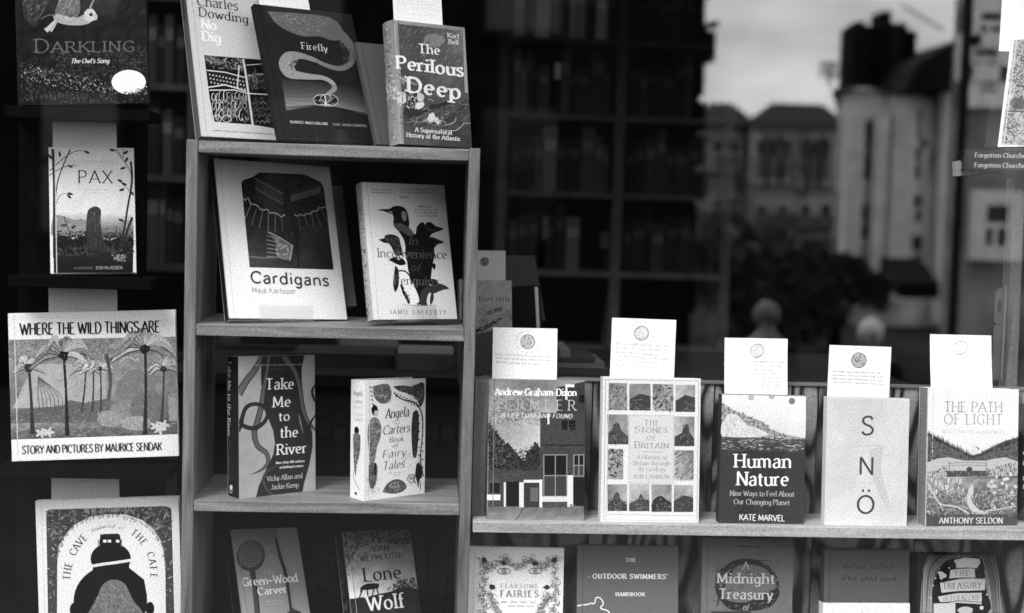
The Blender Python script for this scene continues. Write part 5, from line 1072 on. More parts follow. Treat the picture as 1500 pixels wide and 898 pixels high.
# ------------------------------------------------------------------ bookcase in the window
blond = wood(90, 152, 'Z', 95, 16, key='blond_wood', seed=2); blondx = wood(94, 160, 'X', 95, 16, key='blond_wood_across', seed=5)
Z1, Z2, Z3, Z4 = 1.8865, 1.6130, 1.3455, 1.072
bc = empty('bookcase', (0, 0, .86)); tag(bc, 'tall blond wood bookcase with open back, books standing on its top and shelves', 'bookcase')
XL0, XL1, XR0, XR1 = -.3602, -.3432, .0605, .0772
def bb(x0, x1, y0, y1, z0, z1, name, m, par, bev=.0008): return MB().box(x0, x1, y0, y1, z0 - .86, z1 - .86).build(name, m, par, bev)
bb(XL0, XL1, 0, .21, .86, Z1 + .0015, 'side_panel', blond, bc); bb(XR0, XR1, 0, .21, .86, Z1 + .0015, 'side_panel', blond, bc)
for z in (Z1, Z2, Z3, Z4): bb(XL1 + .0004, XR0 - .0004, .0015, .208, z - .0175, z, 'shelf_board', blondx, bc)
for z in (Z2, Z3, Z4):
    for x in (XL1 + .0005, XR0 - .0055):
        for y in (.03, .17): MB().box(x, x + .005, y, y + .006, z - .86 - .0235, z - .86 - .0178).build('shelf_peg', flat(120, .35, .5, .1, 200, 'metal_peg'), bc)

# ------------------------------------------------------------------ low ledged unit
lu = empty('low_display_unit', (.08, 0, .86)); tag(lu, 'low display unit of dark-grained planks with a pale front ledge carrying five books', 'display unit')
def lb(x0, x1, y0, y1, z0, z1, name, m, bev=.0008): return MB().box(x0 - .08, x1 - .08, y0, y1, z0 - .86, z1 - .86).build(name, m, lu, bev)
ledgem = wood(156, 196, 'X', 80, 18, key='pale_ledge_wood', seed=8)
LX0 = at(693, 765, -.012).x; LZ = at(1000, 769, -.012).z; BY = .088; BT = at(900, 556, BY).z
lb(LX0, 1.3, -.012, BY - .001, LZ - .0165, LZ, 'ledge', ledgem); lb(LX0, 1.3, -.012, BY - .001, 1.052, 1.068, 'ledge', ledgem)
pxs = [705, 866, 1044, 1196, 1346, 1530]
xs = [at(p, 660, BY).x for p in pxs]
for i in range(5):
    m = wood(28 + (i * 17) % 22, 146 + (i * 23) % 24, 'Z', 60, 15, key='cathedral_plank', knots=7.5 + (i * 3) % 4, seed=1.7 * i + .4, lo=.34, hi=.64)
    lb(xs[i] + .0012, xs[i + 1] - .0012, BY, BY + .012, .862, BT - .004, 'plank', m)
lb(xs[0], xs[-1], BY + .0122, BY + .022, .862, BT - .006, 'backing', flat(20, .8, .1, key='dark_backing'))
lb(xs[0], xs[-1], BY - .003, BY + .022, BT - .0038, BT, 'top_rail', wood(100, 136, 'X', 80, 18, key='rail_wood', seed=3), .0005)
px0, px1 = at(693, 660, .03).x, at(713, 660, .03).x
lb(px0, px1, .03, BY - .0035, LZ + .0003, BT + .001, 'end_post', wood(96, 128, 'Z', 80, 16, key='post_wood', seed=6))
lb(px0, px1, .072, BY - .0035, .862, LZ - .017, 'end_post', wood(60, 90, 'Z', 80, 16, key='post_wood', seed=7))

# ------------------------------------------------------------------ black column rack at the side, with three shaded cards
rk = empty('column_rack', (-.52, .06, .86)); tag(rk, 'black upright rack whose narrow ledges hold the column of picture books', 'display rack')
bl = flat(0, .9, .0, .3, 60, 'black_paint')
def rb(px_a, px_b, y0, y1, z0, z1, name, bev=.001): 
    a_, b_ = at(px_a, 400, .06).x, at(px_b, 400, .06).x
    return MB().box(a_ + .52, b_ + .52, y0 - .06, y1 - .06, z0 - .86, z1 - .86).build(name, bl, rk, bev)
rb(20, 206, .085, .105, .862, 2.35, 'back_panel')
for (pa, pb, k_, th) in ((22, 228, 'darkling', .017), (28, 233, 'pax', .017), (14, 262, 'wild', .016), (45, 270, 'cave', .016)):
    z = POSE[k_][6][2] - .0025; rb(pa, pb, .0, .0845, z - th, z, 'ledge')
def plain_card(lbl, px_a, px_b, y_top, y_bot):
    a_ = at(px_a, y_top, .078); b_ = at(px_b, y_bot, .078); w = b_.x - a_.x; h = a_.z - b_.z
    r = empty('note_card', (a_.x, .078, b_.z), RX(D(-2.0)) @ RY(D(-1.6))); tag(r, lbl, 'card', CARDG)
    me = MB().box(0, w, 0, .0005, 0, h).mesh('card_sheet'); toned(me, 238); link('card_sheet', me, None, r)
plain_card('blank grey shaded card behind the small pale tree book', 78, 171, 174, 236)
plain_card('blank grey shaded card behind the wide palm tree book', 72, 172, 421, 478)
plain_card('blank grey shaded card behind the white-bordered hill book', 76, 175, 693, 752)

# ------------------------------------------------------------------ upper right corner
cs = MB(); p = at(1436, 251, .06); q = at(1600, 251, .06)
c0 = at(1413, 219, .0); zt = POSE['church'][6][2] - .006
sh = MB().box(0, .3, 0, .16, -.006, 0).build('wall_shelf', flat(14, .7, .1, .3, 60, 'black_paint'), None, .0005, (p.x, .0, zt - .0315)); tag(sh, 'thin black shelf under the two flat books in the upper corner', 'shelf')
def flatbook(lbl, x, y, z, w, d, t, tone, lettering=False, yaw=0, grp=None, page=True):
    r = empty('book', (x, y, z), RZ(D(yaw))); tag(r, lbl, 'book', grp)
    me = MB().box(0, w, 0, .003, 0, t).box(0, w, .003, d, t - .0015, t).box(0, w, .003, d, 0, .0015).mesh('cover', .0005); toned(me, tone); link('cover', me, None, r)
    MB().box(.002, w - .003, .0031, d - .003, .0016, t - .0016).build('page_block', page_mat() if page else flat(30, .9, .05, key='shaded_pages'), r)
    return r
for i, (xx, z) in enumerate(((1412, zt - .0158), (1411, zt - .0312))):
    x = at(xx, 235, .0).x
    r = flatbook(page=False, yaw=-15, lbl=('upper' if i == 0 else 'lower') + ' of two flat black books with white spine lettering in the corner', x=x, y=.002, z=z, w=.24, d=.09, t=.0152, tone=52)
    s0, s1 = (228.2, 230.5) if i == 0 else (243.6, 245.6)
    a = Art(r, [tuple(Vector((750, 449)) + Vector((1, -1)) * 0)] * 0 or [(xx, 219.5 + 15.4 * i), (xx + 231, 224.5 + 15.4 * i), (xx + 231, 239.5 + 15.4 * i), (xx, 234.5 + 15.4 * i)], .24, .0152, lambda u, v, e: (u, -e, v))
    a.text('Forgotten Churches', (1428, 231.0 + 15.2 * i), (1503, 232.2 + 15.2 * i), 6.8, 175, 'serifb'); a.flush('spine_lettering')
# pale wedge of card under the pair
a_, b_, c_, d_ = at(1400, 237, .03), at(1411, 235, .03), at(1437, 254, .03), at(1401, 258, .03)
me = MB().prism([(v.x, v.z) for v in (a_, b_, c_, d_)], .03, .045).mesh('pale_folder'); toned(me, 170); tag(link('folder', me), 'pale card folder poking out below the flat black books', 'folder')
# pale upright
t0, t1, b0, b1 = at(1485, 262, .16), at(1502, 262, .16), at(1470, 640, .16), at(1487, 640, .16)
up = MB().hexa([(b0.x, .16, b0.z), (b1.x, .16, b1.z), (b1.x, .19, b1.z), (b0.x, .19, b0.z), (t0.x, .16, t0.z), (t1.x, .16, t1.z), (t1.x, .19, t1.z), (t0.x, .19, t0.z)]).build('upright', wood(110, 150, 'Z', 80, 16, key='upright_wood', seed=9), None, .001)
up.name = 'shelf_ladder_upright'; tag(up, 'pale leaning wooden upright at the edge of the photograph, above the ledge', 'post')
# narrow metal strip with a slotted eye
s0 = at(1450, 418, .13); s1 = at(1464, 418, .13); e0 = at(1452, 556, .13); W_ = s1.x - s0.x; H_ = s0.z - e0.z
ms = empty('metal_strip', (e0.x, .13, e0.z)); tag(ms, 'narrow grey strip with an oval eye, upright beside the palest card', 'strip')
mb = MB(); cx, cz, rx, rz = W_ * .5, H_ * .78, W_ * .22, H_ * .075; N = 20
def edge(i):
    g = i * math.tau / N; c, s_ = math.cos(g), math.sin(g); k = min((W_ / 2) / max(abs(c), 1e-6), (H_ * .2) / max(abs(s_), 1e-6)); return (cx + c * k, cz + s_ * k)
for i in range(N):
    g0, g1 = i * math.tau / N, (i + 1) * math.tau / N; e1, e2 = edge(i), edge(i + 1)
    p1_, p2_ = (cx + rx * math.cos(g0), cz + rz * math.sin(g0)), (cx + rx * math.cos(g1), cz + rz * math.sin(g1))
    mb.prism([p1_, e1, e2, p2_], 0, .002)
mb.box(0, W_, 0, .002, 0, H_ * .58); mb.build('strip_body', flat(84, .45, .4, .3, 300, 'worn_metal'), ms)
MB().box(W_ * .96, W_ * 1.02, -.004, .002, 0, H_).build('strip_edge', flat(150, .4, .4, .2, 300, 'worn_metal_edge'), ms)

# ------------------------------------------------------------------ back counter with flat stock and shelved books
bk_ = empty('back_counter', (0, .38, .86)); tag(bk_, 'dark low counter behind the window display carrying flat stock', 'counter')
CT = at(640, 549, .40).z; cm = wood(24, 44, 'X', 40, 14, key='counter_wood', seed=4)
def cb(x0, x1, y0, y1, z0, z1, name, m=cm): return MB().box(x0, x1, y0 - .38, y1 - .38, z0 - .86, z1 - .86).build(name, m, bk_, .001)
cb(-.45, .9, .36, .95, CT - .02, CT, 'top'); cb(-.45, -.43, .37, .94, .861, CT - .0205, 'side_panel'); cb(.88, .9, .37, .94, .861, CT - .0205, 'side_panel'); cb(-.43, .88, .92, .94, .861, CT - .0205, 'back_board')
CS = at(600, 712, .42).z; cb(-.429, .879, .38, .91, CS - .018, CS - .0005, 'shelf')
FB = 'stock lying flat on the counter behind'
def fl(px_a, px_b, py_a, py_b, Y, tone, lbl, d=.16, yaw=0):
    a_ = at(px_a, py_b, Y); b_ = at(px_b, py_a, Y); return flatbook(lbl, a_.x, Y, a_.z, b_.x - a_.x, d, b_.z - a_.z, tone, yaw=yaw, grp=FB)
hh = [(581, 665, 519, 545, .46, 150, 'pale thick block of paper stock lying flat, seen through the open bookcase back'),
      (428, 578, 520, 545, .50, 84, 'mid-grey flat book beside the pale block, seen through the bookcase')]
for q in hh: fl(*q)
for q in ((322, 352, 494, 506, .80, 96, 'first in the thin row of flat books glimpsed under the middle shelf'), (354, 492, 494, 505, .80, 50, 'long dark flat book glimpsed under the middle shelf'), (497, 583, 496, 507, .80, 140, 'pale thin flat book glimpsed under the middle shelf'), (587, 664, 497, 510, .80, 46, 'short dark flat book glimpsed under the middle shelf')): fl(*q)
hb_ = MB().box(-.45, .12, .76, .99, -.012, 0).build('raised_shelf', cm, None, .001, (0, 0, at(500, 507, .78).z - .001)); tag(hb_, 'narrow dark raised shelf over the back counter holding a thin row of flat books', 'shelf')
for x in (-.40, .05):
    pz = at(500, 507, .78).z - .013; tag(MB().box(x, x + .02, .90, .94, CT + .0005, pz - .0006).build('shelf_support', cm), ('first' if x < 0 else 'second') + ' dark short post under the raised shelf on the counter', 'post')
fl(690, 724, 518, 547, .42, 160, 'pale book end lying flat beside the bookcase post'); fl(700, 748, 548, 562, .40, 110, 'grey flat book under the pale book end by the post')
zz = at(850, 551, .45).z
for i, (x0_, x1_, y0_, y1_, t_) in enumerate(((800, 893, 540, 551, 72), (812, 886, 531, 540, 104), (806, 872, 524, 531, 66), (820, 836, 512, 524, 110))):
    fl(x0_, x1_, y0_, y1_, .45, t_, ('lowest', 'second lowest', 'third', 'small topmost')[i] + ' book of the flat stack behind the two tilted cards')
IB = 'dim books on the shelves behind the display'
meshes = {}
def spinebook(x, y, z, w, h, d, tone, lbl, grp, rot=0):
    k = (round(w, 3), round(h, 2), tone)
    if k not in meshes:
        n_ = 5; pts = [(0, d), (0, .004)] + [(w / 2 - w / 2 * math.cos(math.pi * i / n_), .004 - .004 * math.sin(math.pi * i / n_)) for i in range(1, n_)] + [(w, .004), (w, d)]
        me = MB().prismz(pts, 0, h).box(w * .1, w * .9, -.0004, .0008, h * .62, h * .8).mesh('book'); toned(me, tone)
        ca = me.color_attributes['tone']
        for pl_ in me.polygons:
            if pl_.center.z > h * .6 and pl_.center.z < h * .82 and pl_.center.y < .0009 and abs(pl_.center.x - w / 2) < w * .41 and pl_.area < w * h * .5:
                for li in pl_.loop_indices: ca.data[li].color = (min(1, alb(tone) * 1.8 + .02),) * 3 + (1,)
        meshes[k] = me
    o = bpy.data.objects.new('book', meshes[k]); COL.objects.link(o); o.location = (x, y, z); o.rotation_euler = (0, rot, 0)
    return tag(o, lbl, 'book', grp)
ORD = 'first second third fourth fifth sixth seventh eighth ninth tenth eleventh twelfth thirteenth fourteenth fifteenth sixteenth seventeenth eighteenth nineteenth twentieth'.split()
rg = random.Random(77)
def row(x0, x1, y, z, hmin, hmax, tones, lbl, grp, wmin=.016, wmax=.042, skip=.0, d=.14):
    x = x0; k = 0
    while x < x1 - wmin:
        w = rg.choice([wmin, (wmin * 2 + wmax) / 3, (wmin + wmax) / 2, (wmin + wmax * 2) / 3, wmax]); w = round(min(w, x1 - x), 3)
        if w < .008: break
        h = rg.choice([hmin, (hmin + hmax) / 2, hmax, (hmin * 2 + hmax) / 3])
        if rg.random() >= skip: spinebook(x, y + rg.choice([0, .006, .012]), z, w - .001, round(h, 2), d, tone_ := rg.choice(tones), '%s %s book, %s along %s' % (('narrow' if w < (wmin + wmax) / 2 else 'wide'), ('near-black' if tone_ < 30 else 'dim' if tone_ < 50 else 'grey'), ORD[k], lbl), grp)
        x += w; k += 1
row(at(440, 640, .42).x, at(680, 640, .42).x, .42, CS, .13, .15, (30, 40, 22, 54), 'the low counter behind the ornate white book', IB)
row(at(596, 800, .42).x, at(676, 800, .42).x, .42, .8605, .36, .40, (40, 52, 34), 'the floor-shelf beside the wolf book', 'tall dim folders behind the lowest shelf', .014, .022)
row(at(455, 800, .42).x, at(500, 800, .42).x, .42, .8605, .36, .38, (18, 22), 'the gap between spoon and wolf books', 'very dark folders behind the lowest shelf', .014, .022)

# ------------------------------------------------------------------ bookcases at the back of the shop
def bookcase_far(lbl, x_edges, Y, zs, depth, tone, rows, grp, up_w=.035):
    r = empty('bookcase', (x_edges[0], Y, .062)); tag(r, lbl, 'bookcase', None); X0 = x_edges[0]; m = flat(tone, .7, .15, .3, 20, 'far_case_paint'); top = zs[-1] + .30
    for x in x_edges: MB().box(x - X0 - up_w / 2, x - X0 + up_w / 2, 0, depth, 0, top - .062).build('upright', m, r)
    for i in range(len(x_edges) - 1):
        for z in zs: MB().box(x_edges[i] - X0 + up_w / 2 + .001, x_edges[i + 1] - X0 - up_w / 2 - .001, .004, depth - .002, z - .062 - .02, z - .062).build('shelf_board', m, r)
    MB().box(-up_w / 2, x_edges[-1] - X0 + up_w / 2, depth, depth + .01, 0, top - .062).build('back_board', flat(8, .8, .1, key='far_back'), r)
    return r
Yb = 2.85
zb = [at(800, y, Yb).z for y in (510, 396, 280, 166, 55, -60)]
xe = [at(p, 200, Yb).x for p in (737, 908, 1070)]
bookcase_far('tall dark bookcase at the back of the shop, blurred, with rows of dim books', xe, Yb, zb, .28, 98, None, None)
for bi in range(2):
    for ri, z in enumerate(zb[1:]):
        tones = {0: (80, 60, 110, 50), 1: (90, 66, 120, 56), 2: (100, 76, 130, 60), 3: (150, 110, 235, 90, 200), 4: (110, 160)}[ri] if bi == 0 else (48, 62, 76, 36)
        if bi == 2 and ri not in (2, 3): continue
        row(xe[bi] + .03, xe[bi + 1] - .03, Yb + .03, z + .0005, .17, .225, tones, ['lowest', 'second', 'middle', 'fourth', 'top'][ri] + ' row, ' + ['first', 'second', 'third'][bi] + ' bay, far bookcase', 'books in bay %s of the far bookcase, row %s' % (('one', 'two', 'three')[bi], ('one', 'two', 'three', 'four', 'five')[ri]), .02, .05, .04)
for (pa, pb, ya, yb_, t_, lb_) in ((813, 821, 92, 116, 235, 'small white patch among dark books, one shelf below the top row'), (796, 802, 318, 350, 120, 'narrow grey slip on a blurred dark spine above the lean-to books'), (880, 892, 340, 364, 90, 'square dim slip at the end of the lower blurred row')):
    a_ = at(pa, ya, Yb + .02); b_ = at(pb, yb_, Yb + .02); me = MB().box(0, b_.x - a_.x, 0, .002, 0, a_.z - b_.z).mesh('small_patch'); toned(me, t_); tag(link('small_patch', me, None, None, (a_.x, Yb + .018, b_.z)), lb_, 'label')  # thin toned boxes standing for small pale spots among the far spines
Yl = 2.0; zl = [at(240, y, Yl).z for y in (520, 387, 256, 122, -10)]; xl = [at(p, 200, Yl).x for p in (130, 283)]
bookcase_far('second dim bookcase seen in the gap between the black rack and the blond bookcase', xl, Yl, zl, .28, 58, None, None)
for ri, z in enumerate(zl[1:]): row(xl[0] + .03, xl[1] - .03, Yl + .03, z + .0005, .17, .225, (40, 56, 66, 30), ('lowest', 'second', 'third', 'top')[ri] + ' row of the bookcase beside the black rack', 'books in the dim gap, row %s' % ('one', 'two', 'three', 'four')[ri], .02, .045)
# ------------------------------------------------------------------ the street behind the photographer, seen only in the pane
gp = []; ys = [-.34, -3.2, -3.21, -8.0, -60, -900]; zs = [-.02, -.02, -.14, -.50, -.50, -.50]
me = bpy.data.meshes.new('street_ground'); v = []; f = []
for y, z in zip(ys, zs): v += [(-900 if y < -60 else -160, y, z), (900 if y < -60 else 160, y, z)]
for i in range(len(ys) - 1): f.append((2 * i, 2 * i + 2, 2 * i + 3, 2 * i + 1))
me.from_pydata(v, [], f); g_ = link('road', me, flat(50, .9, .1, .3, 8, 'asphalt')); st(g_)
st(box('pavement', flat(58, .9, .1, .25, 6, 'paving'), -40, 40, -3.2, -.345, -.2, -.005))
stone = flat(228, .9, .1, .75, .9, 'pale_stone'); stone2 = flat(226, .9, .1, .3, 1.6, 'grey_render'); stone3 = flat(150, .9, .1, .7, 1.0, 'weathered_render'); stone4 = flat(158, .9, .1, .75, 1.8, 'grimy_render'); dstone = flat(20, .9, .05, .3, 2, 'sooty_stone'); slate = flat(34, .8, .1, .3, 3, 'slate')
pane_m = flat(22, .2, .4, .2, 2, 'street_pane'); trim2 = flat(176, .8, .1, .4, 2, 'dull_trim'); trim_m = flat(240, .7, .2, .15, 3, 'white_trim')
def wall_box(a_, b_, depth, z0, z1): return (min(a_, b_), max(a_, b_), z0, z1)
def win(r, x0, x1, z0, z1, y, arch=False, trim=None, org=None, surround=.14):
    trim = trim or trim_m; X, Y, Z = org
    s_ = surround; fr_ = MB().box(x0 - s_ - X, x0 - X, y - Y, y + .12 - Y, z0 - s_ - Z, z1 + s_ - Z).box(x1 - X, x1 + s_ - X, y - Y, y + .12 - Y, z0 - s_ - Z, z1 + s_ - Z).box(x0 - X, x1 - X, y - Y, y + .12 - Y, z1 - Z, z1 + s_ - Z).box(x0 - X, x1 - X, y - Y, y + .16 - Y, z0 - s_ - Z, z0 - Z)
    if arch:
        c = (x0 + x1) / 2; R = (x1 - x0) / 2 + s_; pts = [(c + R * math.cos(math.pi * i / 10) - X, z1 + s_ + R * .8 * math.sin(math.pi * i / 10) - Z) for i in range(11)]; fr_.prism(pts, y - Y, y + .12 - Y)
    fr_o = fr_.build('window', trim, r); 
    MB().box(x0 + .001 - X, x1 - .001 - X, y + .02 - Y, y + .04 - Y, z0 + .001 - Z, z1 - .001 - Z).build('pane', pane_m, fr_o)
    zm = (z0 + z1) / 2; xm = (x0 + x1) / 2
    MB().box(x0 + .001 - X, x1 - .001 - X, y + .041 - Y, y + .07 - Y, zm - .03 - Z, zm + .03 - Z).box(xm - .02 - X, xm + .02 - X, y + .042 - Y, y + .068 - Y, z0 + .001 - Z, zm - .031 - Z).build('sash', trim, fr_o)
def Y0_(y): return y - (2 * GLASS_Y - CAM.y)
def house(lbl, pxa, pxb, py_eave, Yp, m, wins=(), roof_h=1.2, deep=7, grp=None, hip=.4, ground=-.5, shop=True, trim=None):
    a_ = mir(pxa, py_eave, Yp); b_ = mir(pxb, py_eave, Yp); ze = a_.z * .5 + b_.z * .5; Y = a_.y; X0, X1 = a_.x, b_.x
    r = empty('house', (X0, Y, ground)); tag(r, lbl, 'house', grp); o = (X0, Y, ground)
    e = .25; w = X1 - X0; sk = deep * max(X0, 0) / (-Y0_(Y)) * 1.14      # the plots run back obliquely from the street
    MB().prismz([(0, 0), (w, 0), (w + sk, -deep), (sk, -deep)], 0, ze - ground).build('wall', m, r)
    MB().hexa([(sk - e, -deep - e, ze - ground), (w + sk + e, -deep - e, ze - ground), (w + e, e, ze - ground), (-e, e, ze - ground), (w * hip * .9 + sk * .5, -deep * .5 - .3, ze - ground + roof_h), (w * (1 - hip * .9) + sk * .5, -deep * .5 - .3, ze - ground + roof_h), (w * (1 - hip * .9) + sk * .5, -deep * .5, ze - ground + roof_h), (w * hip * .9 + sk * .5, -deep * .5, ze - ground + roof_h)]).build('roof', slate, r)
    for (wa, wb, ya, yb_, arch) in wins:
        p1_ = mir(wa, ya, Yp); p2_ = mir(wb, yb_, Yp); win(r, min(p1_.x, p2_.x), max(p1_.x, p2_.x), p2_.z, p1_.z, Y + .002, arch, trim, o, .16 if not arch else .30)
    if shop:
        MB().box(.3, w - .3, .002, .5, 1.9, 2.35).build('shop_fascia', flat(104, .6, .2, .5, 2, key='fascia_paint'), r); MB().box(.5, w - .5, .002, .06, .3, 1.85).build('shop_window', pane_m, r)
    return r, o
# sooty building close by, filling most of the reflection
a_ = mir(1027, 60, 15); X1 = a_.x; Y0 = a_.y
r = empty('building', (X1, Y0, -.5)); tag(r, 'tall sooty building mirrored as a dark mass with ragged quoins, beside the sky', 'building')
MB().box(-15, 0, -8, 0, 0, 9.4).build('wall', dstone, r); 
for i in range(18):
    w = .10 if i % 2 else .02; w += .05 * math.sin(i * 2.1); MB().box(.001, .03 + max(w, 0) + (.10 if 0 < i - 8 < 8 and i % 3 == 0 else 0), -.6, .04, 1.2 + i * .42, 1.55 + i * .42).build('quoin', dstone, r)
for i in range(5):
    for j in range(3): win(r, X1 - 2.6 - i * 2.6, X1 - 1.7 - i * 2.6, 1.4 + j * 2.5, 3.0 + j * 2.5, Y0 + .002, False, dstone, (X1, Y0, -.5), .1)
b0 = mir(1024, 46, 15); b1 = mir(1044, 34, 15)
lt = empty('bracket_lamp', (b0.x, b0.y, b0.z)); tag(lt, 'small dark iron bracket jutting from the sooty building against the sky', 'bracket')
MB().tube((0, .05, 0), (b1.x - b0.x, .05, b1.z - b0.z), .045, .03, 8).build('arm', dstone, lt); MB().tube((b1.x - b0.x, .05, b1.z - b0.z + .02), (b1.x - b0.x + .02, .05, b1.z - b0.z - .06), .05, .05, 8).build('lamp_head', dstone, lt)
# far row with hipped roofs
TG = 'mirrored row of low terraced houses'
house('lowest mirrored house, next to the sooty building, with a rounded dark roof', 1010, 1101, 182, 44, stone3, [(1046, 1056, 205, 245, False), (1068, 1078, 205, 245, False), (1046, 1056, 290, 320, False), (1068, 1078, 290, 320, False)], 1.0, 8, TG, .36, trim=trim2)
house('long mirrored house with a row of narrow upright windows under one dark roof', 1098, 1236, 184, 42, stone3, [(1108, 1117, 205, 262, False), (1128, 1137, 205, 262, False), (1148, 1157, 205, 262, False), (1170, 1177, 205, 266, False), (1188, 1195, 205, 266, False), (1206, 1213, 205, 266, False), (1110, 1120, 300, 340, False), (1140, 1150, 300, 340, False), (1172, 1184, 300, 342, False), (1202, 1214, 300, 342, False)], 1.0, 8, TG, .24, trim=trim2)
# nearer pale house with arched surround, pilasters and the chimney stack
r, o = house('pale mirrored house with an arched white surround and tall pilaster under the big chimney', 1230, 1402, 138, 28, stone, [(1250, 1272, 176, 262, True), (1250, 1270, 300, 350, False), (1328, 1346, 160, 205, False), (1328, 1346, 215, 262, False), (1328, 1348, 285, 325, False), (1328, 1348, 345, 395, False)], 1.0, 9, None, .3, shop=False)
def pil(pa, pb, y0_, y1_, Yp, m, r, o, name='pilaster', t=.25, off=.17):
    p1_ = mir(pa, y0_, Yp); p2_ = mir(pb, y1_, Yp); MB().box(min(p1_.x, p2_.x) - o[0], max(p1_.x, p2_.x) - o[0], p1_.y - o[1] + off, p1_.y - o[1] + off + t, p2_.z - o[2], p1_.z - o[2]).build(name, m, r)
pil(1297, 1322, 145, 440, 28, trim_m, r, o); pil(1371, 1389, 135, 470, 28, trim_m, r, o, t=.3); pil(1234, 1248, 170, 430, 28, trim_m, r, o); pil(1275, 1288, 170, 430, 28, trim_m, r, o)
pil(1226, 1400, 286, 292, 28, trim_m, r, o, 'string_course', .1, .003)
ch = empty('chimney', tuple(mir(1298, 130, 29))); tag(ch, 'massive dark chimney stack with a taller centre pot, mirrored against the sky', 'chimney'); co = ch.location
for pa, pb, y0_, y1_, t_, nm in ((1253, 1281, 36, 140, 30, 'stack'), (1281.3, 1299, 40, 140, 14, 'stack'), (1299.3, 1326, 32, 140, 40, 'stack'), (1326.3, 1341, 44, 140, 12, 'stack'), (1299, 1312, 13, 33, 26, 'pot'), (1262, 1274, 28, 37, 24, 'pot'), (1328, 1338, 38, 45, 24, 'pot')):
    p1_ = mir(pa, y0_, 29); p2_ = mir(pb, y1_, 29); MB().box(p1_.x - co.x, p2_.x - co.x, -1.1, (-.1 if nm == 'stack' else -.3), p2_.z - co.z, p1_.z - co.z - .002).build(nm, flat(t_, .9, .05, key='sooty_brick'), ch)
ar = empty('aerial', tuple(mir(1215, 128, 29.5))); tag(ar, 'spindly roof aerial mirrored just beside the big chimney', 'aerial'); ao = ar.location
rg = random.Random(3)
MB().tube((0, 0, 0), (0, 0, .6), .03).build('mast', slate, ar)
for i in range(6): MB().tube((-.25, 0, .25 + i * .06), (.3, 0, .2 + i * .07), .018).build('rod', slate, ar)
# roof slope rising to the corner building, and its gable
p_ = [mir(x, y, 27) for x, y in ((1345, 92), (1402, 58), (1412, 58), (1412, 132), (1326, 132))]
gb = MB().prism([(q.x, q.z) for q in p_], p_[0].y - 3, p_[0].y).build('gable_roof', slate); tag(gb, 'dark slate gable rising beside the chimney, mirrored in the pane', 'roof')
wb_ = [mir(x, y, 24) for x, y in ((1322, 8), (1382, 44))]
wr = MB().tube(wb_[0], wb_[1], .022, .022, 6).build('jib', slate); wr.name = 'flag_pole'; tag(wr, 'thin dark sloping pole mirrored against the sky by the chimney', 'pole')
# pale corner building filling the edge
house('tall grey corner building mirrored at the photograph edge, with dark sloping window heads', 1406, 1640, -120, 13, stone4, [(1432, 1462, 20, 50, False), (1420, 1456, 74, 100, False), (1432, 1456, 118, 138, False), (1440, 1470, 300, 360, False)], 1.5, 8, None, .4, shop=False)
lp = mir(1404, 300, 6.2); r = empty('lamp_post', (lp.x, lp.y, -.42)); tag(r, 'slim black lamp post mirrored as a dark vertical line beside the corner building', 'lamp post')
iron = flat(8, .6, .2, .1, 20, 'black_iron'); MB().tube((0, 0, 0), (0, 0, .7), .06, .05, 12).build('base', iron, r); MB().tube((0, 0, .70), (0, 0, 4.2), .030, .028, 12).build('column', iron, r); MB().tube((0, 0, 4.2), (0, 0, 4.6), .07, .16, 8).build('lantern', iron, r)
# awnings and parked shade at street level
for i, (pa, pb, y0_, y1_, Yp) in enumerate(((1316, 1376, 420, 438, 25),)):
    p1_ = mir(pa, y0_, Yp); p2_ = mir(pb, y1_, Yp); w = p2_.x - p1_.x
    aw = MB().hexa([(0, 0, 0), (w, 0, 0), (w, -1.2, .35), (0, -1.2, .35), (0, 0, .3), (w, 0, .3), (w, -1.2, .75), (0, -1.2, .75)]).build('awning', flat(14, .8, .1, key='awning_cloth'), None, 0, (p1_.x, p1_.y, p2_.z)); tag(aw, 'short dark shop awning mirrored at street level beside the pale pilaster', 'awning')
# street trees, whose mottled crowns break up the lower part of the reflection
def street_tree(px, py, Yp, R_, lbl, seed):
    c = mir(px, py, Yp); r = empty('tree', (c.x, c.y, -.5)); tag(r, lbl, 'tree', 'mirrored street trees'); rg = random.Random(seed); zc = c.z + .5
    tm = MB().tube((0, 0, 0), (.05, 0, zc * .6), .14, .09, 9)
    for i in range(7):
        g = i * .9; tm.tube((.05, 0, zc * (.45 + .02 * i)), (R_ * .6 * math.cos(g), R_ * .6 * math.sin(g), zc + R_ * rg.uniform(-.2, .5)), .06, .02, 6)
    tm.build('trunk', flat(40, .9, .1, key='bark'), r)
    V = []; F = []
    cl_ = [(rg.gauss(0, .45) * R_, rg.gauss(0, .45) * R_, zc + rg.gauss(0, .38) * R_, rg.uniform(.2, .42) * R_) for _ in range(22)]
    for (x, y, z, q) in cl_:
        for k in range(110):
            u = Vector((rg.gauss(0, 1), rg.gauss(0, 1), rg.gauss(0, 1))).normalized() * q * rg.uniform(.4, 1); p = Vector((x, y, z)) + u
            d1 = Vector((rg.uniform(-1, 1), rg.uniform(-1, 1), rg.uniform(-1, 1))).normalized(); d2 = d1.orthogonal().normalized(); b = len(V); l_ = rg.uniform(.06, .13)
            V += [tuple(p - d1 * l_), tuple(p + d2 * l_ * .5), tuple(p + d1 * l_), tuple(p - d2 * l_ * .5)]; F.append((b, b + 1, b + 2, b + 3))
    me = bpy.data.meshes.new('crown'); me.from_pydata(V, [], F); link('crown', me, flat(112, .7, .2, .5, 3, 'leaves_grey'), r)
street_tree(1062, 405, 24, 1.15, 'bushier mirrored street tree in front of the low house by the sooty building', 4)
street_tree(1150, 440, 19, .95, 'smaller mirrored street tree between the low row and the pale house', 8)
